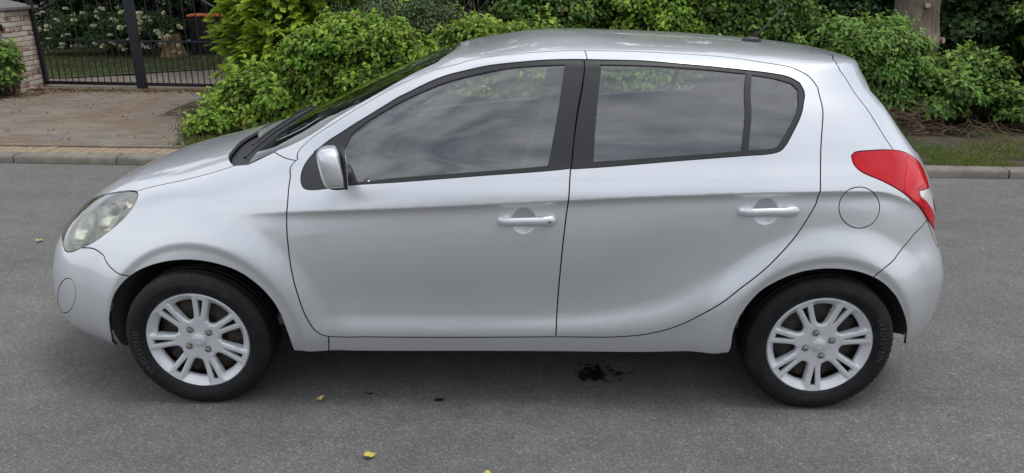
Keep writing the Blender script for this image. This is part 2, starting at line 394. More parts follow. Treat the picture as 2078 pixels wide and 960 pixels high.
# palette (linear): two base tones, young-shoot tone, dead-leaf tone
G_MID = [(.066,.135,.025),(.108,.195,.036),(.21,.33,.055),(.16,.12,.04)]
G_LIME = [(.115,.20,.024),(.175,.285,.035),(.29,.42,.055),(.2,.15,.04)]
G_DARK = [(.034,.074,.024),(.058,.115,.032),(.095,.17,.042),(.10,.07,.03)]
G_GREY = [(.105,.16,.07),(.16,.22,.105),(.23,.30,.14),(.14,.11,.06)]
G_ELDER = [(.090,.18,.035),(.135,.245,.048),(.23,.36,.070),(.15,.12,.04)]
# golden conifer: flat sprays in fans hanging outwards
def conifer(c, H, rad, n, seed):
    r = np.random.default_rng(seed); root = empty('golden_conifer', (c[0], c[1], .06)); tag(root, 'yellow-green feathery conifer beside the brick driveway and iron gate', 'conifer')
    P = []; D = []; N_ = []; Cc = []; Ln = []; Wd = []
    nf = n
    for i in range(nf):
        h = r.uniform(.12, 1)**.9*H; rr = rad*(1-.42*(h/H)**2)*(.80+.20*r.random()); a = r.uniform(0, 2*math.pi)
        rr *= 1+.16*math.sin(a*5+h*3.1)+.10*math.sin(a*9-h*5)
        o = np.array([math.cos(a), math.sin(a), 0.]); tip = np.array([0,0,h])+o*rr
        ax = o*1.+np.array([0,0,r.uniform(-.45,.35)])+r.normal(0,.28,3); ax /= np.linalg.norm(ax)
        nn = np.array([0,0,1.])+r.normal(0,.35,3)+o*.3
        sd = np.cross(ax, nn); sd /= np.linalg.norm(sd)
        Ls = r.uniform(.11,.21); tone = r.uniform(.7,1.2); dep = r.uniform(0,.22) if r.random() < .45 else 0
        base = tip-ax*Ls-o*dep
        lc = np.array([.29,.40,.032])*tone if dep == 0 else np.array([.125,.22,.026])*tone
        for k in range(9):
            t = .15+.85*k/8; s = 1 if k % 2 else -1
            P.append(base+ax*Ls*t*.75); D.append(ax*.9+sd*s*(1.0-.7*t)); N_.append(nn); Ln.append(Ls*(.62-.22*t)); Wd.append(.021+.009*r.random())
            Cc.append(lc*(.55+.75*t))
    o = leaf_mesh('foliage', np.array(P), np.array(D), np.array(N_), np.array(Ln), np.array(Wd), np.clip(np.array(Cc),0,.9), root, fold=.15, curl=.12); o['kind'] = 'stuff'
    mb = MB(); mb.tube([(0,0,0),(.02,0,H*.5),(0,0,H*.97)], [.10,.07,.01], 10); mb.build('trunk', MATS['bark'], root, smooth=True)
    mb = MB()
    for i in range(60):
        h = r.uniform(.12,.9)*H; a = r.uniform(0,6.28); rr = rad*(1-.42*(h/H)**2)*.8; mb.tube([(0,0,h-.1),(rr*.5*math.cos(a),rr*.5*math.sin(a),h-.05),(rr*math.cos(a),rr*math.sin(a),h+.06)], [.016,.011,.004], 5, cap=False)
    o = mb.build('branches', MATS['twig'], root, smooth=True); o['kind'] = 'stuff'
conifer((-2.72,5.75), 3.0, .90, 7600, 3)
bush('leafy_shrub','low lime-green leafy shrub at the foot of the golden conifer','shrub',(-2.80,4.70,.32),(.62,.46,.38),7000,.062,.040,G_LIME,21,60,(.09,.20),hexa=True)
bush('leafy_shrub','broad bright green shrub with pointed leaves beside the windscreen','shrub',(-1.75,4.75,.60),(1.05,.55,.70),17000,.058,.038,G_LIME,22,110,(.10,.22),hexa=True,shoots=70)
bush('leafy_shrub','mid green shrub seen through the front door window','shrub',(-.15,4.62,.62),(1.05,.55,.66),15000,.058,.038,G_LIME,23,110,(.10,.22),hexa=True,shoots=60)
bush('grey_shrub','grey-green small-leaved shrub rising behind the bonnet beside the conifer','shrub',(-1.50,5.50,1.25),(.85,.58,1.25),36000,.034,.021,G_GREY,24,150,(.11,.26),twigm='grey_twig',shoots=60)
bush('leafy_shrub','green shrub with upright shoots rising above the front of the car roof','shrub',(.45,5.45,1.15),(.80,.55,.95),15000,.058,.036,G_MID,25,110,(.11,.24),hexa=True,shoots=70)
bush('leafy_shrub','bright leafy shrub above the middle of the car roof','shrub',(1.62,5.40,1.12),(.85,.55,.92),15000,.056,.037,G_LIME,26,110,(.11,.24),hexa=True,shoots=60)
bush('leafy_shrub','shrub with yellow-tipped shoots behind the roof aerial','shrub',(2.70,5.25,1.15),(.80,.55,.95),14000,.056,.036,G_MID,27,100,(.11,.24),hexa=True,shoots=70)
bush('leafy_shrub','dense mid green shrub seen through the rear door window','shrub',(1.5,4.6,.50),(1.15,.45,.52),13000,.058,.038,G_LIME,28,90,(.10,.22),hexa=True)
bush('elder_shrub','bright green elder-like shrub behind the tailgate in front of the tree trunk','shrub',(3.66,4.88,.62),(.86,.50,.64),16000,.068,.036,G_ELDER,29,110,(.10,.23),hexa=True,shoots=70)
bush('leafy_shrub','small pale-leaved plant at the foot of the tree trunk','shrub',(4.55,4.60,.34),(.38,.28,.32),2600,.066,.042,G_ELDER,30,26,(.08,.16),hexa=True,shoots=14)
bush('ivy_hedge','dark ivy-clad hedge to the right of the tree trunk','hedge',(5.85,6.0,1.10),(1.15,.75,1.25),20000,.064,.052,G_DARK,31,130,(.13,.30),hexa=True)
bush('leafy_shrub','light green shrub leaning out of the dark ivy hedge','shrub',(6.05,5.05,.98),(.60,.40,.66),7000,.070,.044,G_ELDER,32,54,(.10,.21),hexa=True,shoots=30)
bush('leafy_shrub','low mixed green plant beside the grass verge under the ivy hedge','shrub',(5.65,4.65,.28),(.80,.36,.28),5200,.054,.036,G_MID,33,50,(.08,.17),hexa=True,shoots=20)
bush('ivy_hedge','dark ivy wall filling the back behind the tree trunk','hedge',(3.9,6.5,1.3),(1.5,.6,1.3),18000,.060,.050,G_DARK,34,130,(.15,.32))
bush('ivy_hedge','dark leafy hedge filling the back above the car roof','hedge',(1.2,6.5,1.3),(1.7,.6,1.3),18000,.060,.048,G_DARK,35,130,(.15,.32))
bush('leafy_shrub','mid green weedy shrub on the verge between the tree trunk and the ivy hedge','shrub',(5.05,5.05,.42),(.62,.40,.44),6500,.056,.037,G_MID,36,56,(.09,.19),hexa=True,shoots=36)
bush('leafy_shrub','green bramble-like shrub at the far end of the grass verge','shrub',(6.6,4.75,.42),(.62,.38,.44),6000,.058,.038,G_ELDER,37,52,(.09,.19),hexa=True,shoots=30)
# deep shade of the wood behind
def wood(name, x0, x1, y0, y1, z1, n, seed, cols, ln=.11, mid=None):
    r = np.random.default_rng(seed); K = 240
    cc = np.stack([r.uniform(x0,x1,K), r.uniform(y0,y1,K), r.uniform(mid or .2,z1,K)], 1); cr = r.uniform(.3,.7,K); idx = r.integers(0,K,n)
    d = unit(n, r); P = cc[idx]+d*(cr[idx]*r.beta(3,1.3,n))[:,None]; P[:,2] = np.maximum(P[:,2], .08)
    Nn = d+np.array([0,-.3,.6])+r.normal(0,.4,(n,3)); Nn /= np.linalg.norm(Nn, axis=1, keepdims=True); D = d+r.normal(0,.6,(n,3)); D -= Nn*(D*Nn).sum(1)[:,None]
    cols = np.array(cols); w_ = r.random(n)[:,None]; col = (cols[0]*(1-w_)+cols[1]*w_)*r.uniform(.6,1.2,K)[idx][:,None]
    o = leaf_mesh(name, P, D, Nn, ln*r.uniform(.7,1.3,n), ln*.6*r.uniform(.7,1.3,n), col, None); o['kind'] = 'stuff'; return o
tag(wood('woodland', -3.6, 9, 6.9, 8.6, 3.4, 60000, 41, [(.036,.068,.022),(.062,.105,.032)]), 'dark woodland foliage rising behind the roadside shrubs', 'woodland')
tag(wood('tree_canopy', -9, 14, 8.8, 11.5, 6.0, 50000, 45, [(.030,.055,.018),(.050,.085,.025)], .26, 3.0), 'tall leafy trees standing behind the woodland edge', 'trees')
tag(wood('garden_trees', -14, -4.2, 12.6, 14.0, 3.6, 60000, 42, [(.014,.030,.012),(.030,.055,.020)], .14), 'dark trees closing off the garden behind the flowering bush', 'trees')
tag(wood('roadside_wood', 7.0, 14, 4.7, 7.0, 2.8, 42000, 43, [(.04,.08,.024),(.08,.14,.04)], .085), 'dark leafy bank beyond the ivy hedge', 'woodland')
tag(wood('unseen_hedge', -14, 14, -11.5, -10.2, 3.3, 26000, 44, [(.03,.055,.018),(.055,.09,.027)], .16), 'unseen tall hedge behind the camera, added to darken reflections in the car', 'hedge')  # out of view, added to darken what the lower doors reflect near the horizon
# bare twiggy thicket in the dark gap
def thicket():
    r = np.random.default_rng(8); root = empty('bare_thicket', (-.62,6.1,.07)); tag(root, 'bare brown twiggy branches in the dark gap above the windscreen', 'branches')
    for i in range(26):
        mb = MB(); b = np.array([r.uniform(-.55,.55), r.uniform(-.3,.4), 0]); p = [b]; d = np.array([r.normal(0,.25), r.normal(-.1,.2), 1.])
        for k in range(7):
            d = d+r.normal(0,.28,3); d[2] = abs(d[2])*.8+.25; d /= np.linalg.norm(d); p.append(p[-1]+d*.27)
        mb.tube(p, np.linspace(.014,.003,len(p)).tolist(), 5, cap=False)
        for k in (2,3,4,5):
            e = p[k]; q = [e]; dd = r.normal(0,1,3); dd[2] = r.uniform(-.5,.6)
            for _ in range(4): dd = dd+r.normal(0,.5,3); q.append(q[-1]+dd/np.linalg.norm(dd)*.13)
            mb.tube(q, np.linspace(.006,.0015,5).tolist(), 4, cap=False)
        mb.build('branch', MATS['grey_twig'], root, smooth=True)
thicket()
# ------------------------------------------------------------------ pollarded tree trunk
def trunk():
    root = empty('tree', (4.60,5.45,.05)); tag(root, 'bare grey-brown tree trunk with pale sawn branch stubs behind the car', 'tree')
    r = np.random.default_rng(2); nu, nv = 44, 80; V = []
    for j in range(nv+1):
        z = 3.6*j/nv
        for i in range(nu):
            a = 2*math.pi*i/nu; rr = .225+.07*math.exp(-z*3)+.012*z+.030*noise.fractal(Vector((math.cos(a)*1.6,math.sin(a)*1.6,z*1.6)),.9,2.,6)-.05*math.exp(-((z-1.12)/.16)**2-((a-4.75)/.22)**2)+.05*math.exp(-((z-.86)/.05)**2-((a-4.9)/.5)**2)+.03*math.exp(-((z-.85)/.16)**2)
            V.append((rr*math.cos(a)-.05*z+.03, rr*math.sin(a)*.95, z))
    F = [(j*nu+i, j*nu+(i+1)%nu, (j+1)*nu+(i+1)%nu, (j+1)*nu+i) for j in range(nv) for i in range(nu)]
    mesh_np('trunk', np.array(V), F, MATS['bark'], root, smooth=True)
    for (x, y, z, dx, rr, ln) in ((.03,-.20,.87,.1,.045,.07),(.17,-.14,.88,.7,.040,.09),(-.05,-.22,1.27,-.1,.032,.05)):
        d = Vector((dx,-1,.25)).normalized(); p = Vector((x,y,z)); mb = MB(); mb.tube([p-d*.06, p+d*ln*.5, p+d*ln], [rr*1.4, rr*1.05, rr], 14, cap=False); s = mb.build('branch_stub', MATS['bark'], root, smooth=True)
        mb = MB(); t = p+d*ln; q = d.to_track_quat('Z','Y').to_matrix(); vs_ = [t+q@Vector((rr*(.80+.25*abs(math.sin(a*1.7+x*40)))*math.cos(a), rr*(.72+.25*abs(math.cos(a*2.3+z*9)))*math.sin(a), .004)) for a in np.linspace(0, 2*math.pi, 14, endpoint=False)]
        mb.add(vs_, [tuple(range(14))]); mb.build('sawn_face', MATS['cut_wood'], s)
    mb = MB()
    for k in range(5):
        a = k*1.3+.4; b = Vector((-.15,0,3.3)); e = b+Vector((math.cos(a)*1.3, math.sin(a)*1.1, 1.6)); mb.tube([b, b*.6+e*.4+Vector((0,0,.15)), e], [.10,.07,.03], 8, cap=False)
    mb.build('limbs', MATS['bark'], root, smooth=True)['kind'] = 'stuff'
trunk()
# ------------------------------------------------------------------ brushwood heap
def heap(c, n, rx, ry, h, seed, label):
    r = np.random.default_rng(seed); mb = MB()
    for i in range(n):
        p = np.array([r.normal(0,rx), r.normal(0,ry), abs(r.normal(0,h))]); d = r.normal(0,1,3); d[2] *= .45; d /= np.linalg.norm(d); L_ = r.uniform(.12,.32)
        q = [p-d*L_/2, p+r.normal(0,.012,3), p+d*L_/2]; q = [np.array([a[0],a[1],max(a[2],.004)]) for a in q]
        mb.tube(q, [r.uniform(.003,.006), .004, .002], 4, cap=False)
    o = mb.build('brushwood_heap', MATS['dead_twig'], None, loc=(c[0],c[1],.07)); tag(o, label, 'brushwood', kind='stuff')
heap((4.10,4.42), 520, .20, .12, .13, 4, 'heap of dry brown twigs at the hedge foot behind the car')
heap((5.25,4.40), 130, .45, .12, .05, 6, 'thin scatter of dry twigs along the hedge foot')
# ------------------------------------------------------------------ grass
def grass(name, n, fx, label, seed, h=(.03,.08), cols=((.060,.100,.020),(.115,.160,.040))):
    r = np.random.default_rng(seed); P = fx(r, n); n = len(P)
    D = np.stack([r.normal(0,.4,n), r.normal(0,.4,n), np.ones(n)], 1); Nn = np.stack([r.normal(0,1,n), r.normal(0,1,n), np.zeros(n)], 1); Nn /= np.linalg.norm(Nn, axis=1, keepdims=True)
    w_ = r.random(n)[:,None]; col = (np.array(cols[0])*(1-w_)+np.array(cols[1])*w_)*r.uniform(.7,1.25,(n,1)); dead = r.random(n) < .10; col[dead] = np.array([.22,.18,.09])*r.uniform(.7,1.1,(dead.sum(),1))
    o = leaf_mesh(name, P, D, Nn, r.uniform(*h, n), r.uniform(.004,.008,n), col, None, 'blade', .1, .3); tag(o, label, 'grass', kind='stuff')
def verge_pts(r, n):
    x = r.uniform(-3.2, 9, n); y = kerb_y(x)+.14+np.abs(r.normal(0,.55,n)); den = np.array([noise.fractal(Vector((a*1.7,b*1.7,.3)),1.,2.,3) for a, b in zip(x, y)])
    k = (r.random(n) < .42+1.3*den)&(y < 4.7); return np.stack([x[k], y[k], np.full(k.sum(), .065)], 1)
grass('verge_grass', 60000, verge_pts, 'patchy green grass strip between kerb and hedge', 3, (.015,.05), ((.12,.175,.036),(.22,.27,.075)))
def lawn_pts(r, n):
    x = r.uniform(-10.5,-4.8,n); y = r.uniform(8.4,12.8,n); k = (y > 8.4+np.maximum(0,(x+7.2)*.62)); return np.stack([x[k], y[k], np.full(k.sum(), .07)], 1)
grass('lawn_grass', 26000, lawn_pts, 'mown green lawn behind the iron gate', 5, (.02,.05), ((.075,.105,.032),(.130,.150,.055)))
def edge_pts(r, n):
    t = r.random(n); x = -3.15-.75*t+r.normal(0,.10,n); y = 3.55+2.0*t+r.normal(0,.08,n); return np.stack([x, y, np.full(n, .06)], 1)
grass('edge_grass', 2600, edge_pts, 'tufts of grass along the right edge of the brick driveway', 6, (.02,.07), ((.09,.13,.03),(.17,.20,.06)))
bush('weedy_shrub','small weedy green plant at the corner of the brick driveway','shrub',(-3.22,4.25,.16),(.30,.34,.16),1500,.05,.033,G_LIME,52,22,(.06,.12),hexa=True,shoots=12,stems=False)
# ------------------------------------------------------------------ leaf litter on the drive
def litter():
    r = np.random.default_rng(9); A = []
    x = r.uniform(-8.5,-3.4,2600); A.append(np.stack([x, 7.18-.03*(x+6)-np.abs(r.normal(0,.13,2600))], 1))
    x = r.uniform(-8.6,-6.6,900); A.append(np.stack([x, 6.35+(x+8)*.25+r.normal(0,.16,900)], 1))
    A.append(np.stack([r.uniform(-9,-3.4,260), r.uniform(3.4,7.2,260)], 1)); x = r.uniform(-4.2,-3.2,260); A.append(np.stack([x, 5.2-(x+3.9)*1.5+r.normal(0,.25,260)], 1))
    Q = np.concatenate(A); k = inside(np.array(DW), Q); Q = Q[k]; n = len(Q)
    P = np.column_stack([Q, np.full(n,.075)]); D = np.stack([r.normal(0,1,n), r.normal(0,1,n), r.normal(0,.15,n)], 1); Nn = np.stack([r.normal(0,.3,n), r.normal(0,.3,n), np.ones(n)], 1)
    pal = np.array([(.16,.09,.05),(.24,.16,.09),(.12,.07,.045),(.40,.32,.18)]); col = pal[r.choice(4, n, p=[.4,.3,.2,.1])]*r.uniform(.7,1.2,(n,1))
    o = leaf_mesh('leaf_litter', P, D, Nn, r.uniform(.02,.05,n), r.uniform(.012,.028,n), col, None, 'leaf', .3, .2); tag(o, 'brown fallen leaves scattered over the brick driveway', 'leaf litter', kind='stuff')
litter()
# ------------------------------------------------------------------ brick gate pier
def pier():
    cx, cy, w_, d_ = -7.42, 7.22, .76, .62; root = empty('brick_pier', (cx,cy,.05)); tag(root, 'whitewashed red brick gate pier with flat stone cap beside the iron gate', 'gate pier')
    mb = MB(); mb.box((0,0,.56), (w_-.024, d_-.024, 1.12)); mb.build('mortar_core', MATS['mortar'], root)
    mb = MB(); mb.box((0,0,0), (.205,.10,.058)); br = mb.build('brick', MATS['wall_brick'], root, bevel=.006); first = True
    r = np.random.default_rng(3)
    for row in range(16):
        z = .035+row*.069
        for face in range(4):
            Lf = w_ if face % 2 == 0 else d_; off = .0 if row % 2 else .107
            xs = []; x = -Lf/2+.1025
            cells = [(-Lf/2, -Lf/2+ (.205 if row % 2 else .10))]
            while cells[-1][1] < Lf/2-.02: a = cells[-1][1]+.010; cells.append((a, min(a+.205, Lf/2)))
            for a, b in cells:
                if b-a < .03: continue
                o = br if first else link(br.copy(), root); first = False
                m_ = (a+b)/2; o.scale = ((b-a)/.205, 1, 1)
                pos = [(m_,-d_/2+.05),(w_/2-.05,m_),(m_,d_/2-.05),(-w_/2+.05,m_)][face]
                inset = r.uniform(-.002,.005)
                o.location = (pos[0]*(1-.0)-(inset if face == 1 else -inset if face == 3 else 0), pos[1]+(inset if face == 0 else -inset if face == 2 else 0), z); o.rotation_euler = (0, 0, math.pi/2 if face % 2 else 0)
    mb = MB(); mb.box((0,0,1.145), (w_+.12, d_+.12, .045)); cp = mb.build('coping', MATS['coping_stone'], root, bevel=.008)
    mb = MB(); mb.add([(-w_/2,-d_/2,1.168),(w_/2,-d_/2,1.168),(w_/2,d_/2,1.168),(-w_/2,d_/2,1.168),(-.05,0,1.30),(.05,0,1.30)], [(0,1,5,4),(2,3,4,5),(1,2,5),(3,0,4)]); mb.build('cap', MATS['coping_stone'], cp)
    mb = MB(); mb.box((w_/2-.09,-d_/2-.025,.90), (.06,.05,.09)); mb.build('intercom', MATS['gate_iron'], root, bevel=.008)
pier()
bush('climbing_shrub','leafy green shrub growing in front of the brick pier','shrub',(-7.12,6.60,.42),(.40,.22,.46),3000,.075,.05,G_MID,51,30,(.10,.18),hexa=True)
bush('boundary_hedge','dense dark hedge running on past the brick pier away from the gate','hedge',(-9.35,7.25,.85),(1.45,.42,.85),12000,.06,.045,G_MID,53,90,(.14,.28),shoots=20)
# ------------------------------------------------------------------ iron gates
def gate_leaf(hinge, direction, wd, mirror, label):
    ang = math.atan2(direction[1], direction[0]); g = empty('iron_gate', (hinge[0],hinge[1],.10), ang); tag(g, label, 'gate', 'pair of iron gates')
    M = MATS['gate_iron']; tp = lambda x: 1.02+.62*math.sin(math.pi/2*(x/wd))**1.5*1.0
    def part(n, f): mb = MB(); f(mb); return mb.build(n, M, g)
    part('hinge_stile', lambda m: m.box((0,0,.60), (.05,.05,1.20))); part('meeting_stile', lambda m: m.box((wd,0,.83), (.075,.06,1.72)))
    part('bottom_rail', lambda m: m.box((wd/2,0,.03), (wd-.06,.035,.045))); part('middle_rail', lambda m: m.box((wd/2,0,.64), (wd-.06,.022,.022)))
    part('arched_rail', lambda m: m.tube([(x,0,tp(x)) for x in np.linspace(.02,wd-.03,24)], .017, 8))
    n = int(wd/.186); sp = (wd-.06)/n
    bars = MB(); bars.tube([(0,0,.05),(0,0,1.0)], .007, 6); 
    for i in range(1, n):
        x = .02+i*sp; mb = MB(); mb.tube([(x,0,.05),(x,0,tp(x)+.12)], .0075, 6); mb.build('bar', M, g)
    for i in range(n):
        x = .02+(i+.5)*sp; mb = MB(); mb.tube([(x,0,.05),(x,0,.64)], .0065, 6); mb.build('short_bar', M, g)
    for x, s in ((.30,1),(.62,-1),(.95,1)):
        if x > wd-.2: continue
        mb = MB(); z0 = tp(x)-.13; mb.tube([(x+s*(.02+.055*t/9.)*math.cos(t), 0, z0+(.02+.055*t/9.)*math.sin(t)) for t in np.linspace(0,9,36)], .006, 6); mb.build('scroll', M, g)
A_ = Vector((-7.0,7.45)); B_ = Vector((-5.50,7.29)); C_ = Vector((-3.98,7.13))
gate_leaf(A_, (B_-A_), (B_-A_).length-.03, False, 'black wrought-iron gate leaf hung from the brick pier')
gate_leaf(C_, (B_-C_), (C_-B_).length-.03, True, 'black wrought-iron gate leaf running in behind the golden conifer')
# ------------------------------------------------------------------ flowering bush and garden things
def flowers():
    root = bush('white_flowering_bush','dark green bush covered in creamy white blooms behind the gate','flowering bush',(-8.15,11.6,.45),(1.75,.55,.46),11000,.075,.045,G_DARK,61,80,(.14,.26))
    r = np.random.default_rng(12); n = 60
    D0 = unit(n, r); D0[:,2] = np.abs(D0[:,2]); Nn = D0.copy()
    V = [];F = [];C = []
    ps = []
    for k in range(26):
        d = unit(1, r)[0]; d[2] = abs(d[2])*.9; t = np.cross(d, [0,0,1.]); t /= np.linalg.norm(t); ps.append((d*.012, d+t*.2, d))
    P = np.array([p[0] for p in ps]); D = np.array([np.cross(p[2], [.3,.2,.9])+p[2]*.5 for p in ps]); N_ = np.array([p[2] for p in ps])
    col = np.array([(.78,.76,.60)]*len(P))*r.uniform(.85,1.05,(len(P),1))
    fl = leaf_mesh('flower', P, D, N_, .055, .05, col, root, 'petal', .2, .25)
    spots = []
    for i in range(78):
        o = fl if i == 0 else link(fl.copy(), root)
        a = r.uniform(-1.65,1.65); z = r.uniform(.12,.92); y = -.62*math.sqrt(max(0,1-((z-.4)/.62)**2))*(1-.12*abs(a))+r.normal(0,.05)
        if abs(a) > 1.3: z *= .85
        o.location = (a, y, z); s = r.uniform(.7,1.35); o.scale = (s,s,s*.8); o.rotation_euler = (r.uniform(-.6,.3), r.uniform(-.4,.4), r.uniform(0,6.28))
flowers()
def stump():
    root = empty('tree_stump', (-6.86,11.35,.07)); tag(root, 'ochre-brown tree stump on the lawn seen through the gate bars', 'tree stump'); nu, nv = 22, 10; V = []
    for j in range(nv+1):
        z = .42*j/nv
        for i in range(nu):
            a = 2*math.pi*i/nu; rr = .17+.08*math.exp(-z*9)*(1+.4*math.sin(a*4))+.02*noise.noise(Vector((math.cos(a)*2,math.sin(a)*2,z*4))); V.append((rr*math.cos(a), rr*math.sin(a), z))
    F = [(j*nu+i, j*nu+(i+1)%nu, (j+1)*nu+(i+1)%nu, (j+1)*nu+i) for j in range(nv) for i in range(nu)]
    mesh_np('bole', np.array(V), F, MATS['stump_wood'], root, smooth=True)
    mb = MB(); mb.add([V[nv*nu+i] for i in range(nu)], [tuple(range(nu))]); mb.build('sawn_top', MATS['cut_wood'], root)
stump()
def shelter():
    root = empty('garden_shelter', (-6.15,11.9,.07)); tag(root, 'low dark boarded garden store with a terracotta top edge beyond the lawn', 'garden store')
    for k in range(8):
        mb = MB(); mb.box((-.42+k*.12,-.25,.36), (.112,.02,.72)); mb.build('board', MATS['dark_boards'], root)
    mb = MB(); mb.box((0,.02,.36), (.92,.5,.70)); mb.build('carcass', MATS['dark_boards'], root)
    for k in range(6):
        mb = MB(); mb.sell((-.42+k*.168,-.02,.755), (.088,.30,.032), .6, .7, 14, 6); mb.build('roof_tile', MATS['terracotta'], root, smooth=True)
shelter()
# ------------------------------------------------------------------ on the road: stain and fallen leaves
def stain(name, c, w_, h_, seed, label, fx=None, step=.0042):
    r = np.random.default_rng(seed); V = []; F = []; ix = {}
    def vid(i, j):
        if (i,j) not in ix: ix[(i,j)] = len(V); V.append((i*step+r.normal(0,step*.22), j*step+r.normal(0,step*.22), 0))
        return ix[(i,j)]
    ni, nj = int(w_/step)+8, int(h_/step)+8
    for i in range(-ni, ni):
        for j in range(-nj, nj):
            x, y = (i+.5)*step, (j+.5)*step
            f = fx(x, y) if fx else 1-math.hypot(x/w_, y/h_)
            f += 1.05*noise.fractal(Vector((x*38+seed, y*38, seed*3.3)), .9, 2.1, 5)
            if f > .35: F.append((vid(i,j), vid(i+1,j), vid(i+1,j+1), vid(i,j+1)))
    if F: tag(mesh_np(name, np.array(V), F, MATS['oil'], None, loc=(c[0],c[1],.004)), label, 'oil stain')
def shape(x, y):
    a = 1-math.hypot((x+.035)/.085, (y-.01)/.085); b = .75-math.hypot((x-.07)/.09, (y-.012-.0*x)/.028); c = .75-math.hypot((x+.10)/.04, (y+.012)/.035); return max(a, b, c)
stain('oil_stain', (.425,-.57), .20, .14, 3, 'ragged black oil stain on the asphalt under the rear door', shape)
stain('oil_drip', (-.285,-.789), .028, .012, 5, 'tiny pair of dark oil drips on the road under the front door')
stain('oil_drip', (-.589,-.743), .020, .010, 7, 'single tiny dark oil drip just behind the front wheel')
def road_leaf(c, ln, wd, rz, col, label, seed):
    r = np.random.default_rng(seed); n = 9; V = []; F = []
    for i in range(n+1):
        t = i/n; w2 = wd*(math.sin(math.pi*min(1,t**.8*1.02))**.8)*(1+r.normal(0,.08)); z = .006+.008*math.sin(3*t+seed)**2
        V += [(t*ln, w2/2, z+.006), (t*ln, 0, z), (t*ln, -w2/2, z+.004)]
    for i in range(n):
        for k in (0,1): F.append((3*i+k, 3*i+3+k, 3*i+4+k, 3*i+1+k))
    m = mat('dry_leaf', col, .7); t_ = NT(m); t_.l(t_.mix(t_.noise(60, 4, .6, t_.obj()), col, tuple(q*.6 for q in col)), t_.b.inputs['Base Color'])
    mb_ = mesh_np('fallen_leaf', np.array(V), F, m, smooth=True, loc=(c[0],c[1],.001)); mb_.rotation_euler = (0,0,rz); tag(mb_, label, 'leaf')
road_leaf((-.525,-1.19), .046, .030, .35, (.62,.50,.10), 'yellow fallen leaf on the bare asphalt in front of the car', 1)
road_leaf((-.805,-.81), .036, .022, .6, (.62,.42,.20), 'tan fallen leaf on the asphalt just behind the front tyre', 2)
road_leaf((-.075,-1.285), .030, .02, .2, (.60,.50,.10), 'yellow leaf fragment cut by the bottom edge of the view', 3)
road_leaf((-3.18,1.07), .05, .035, 1.2, (.50,.46,.12), 'small yellow leaf on the road ahead of the bonnet', 4)

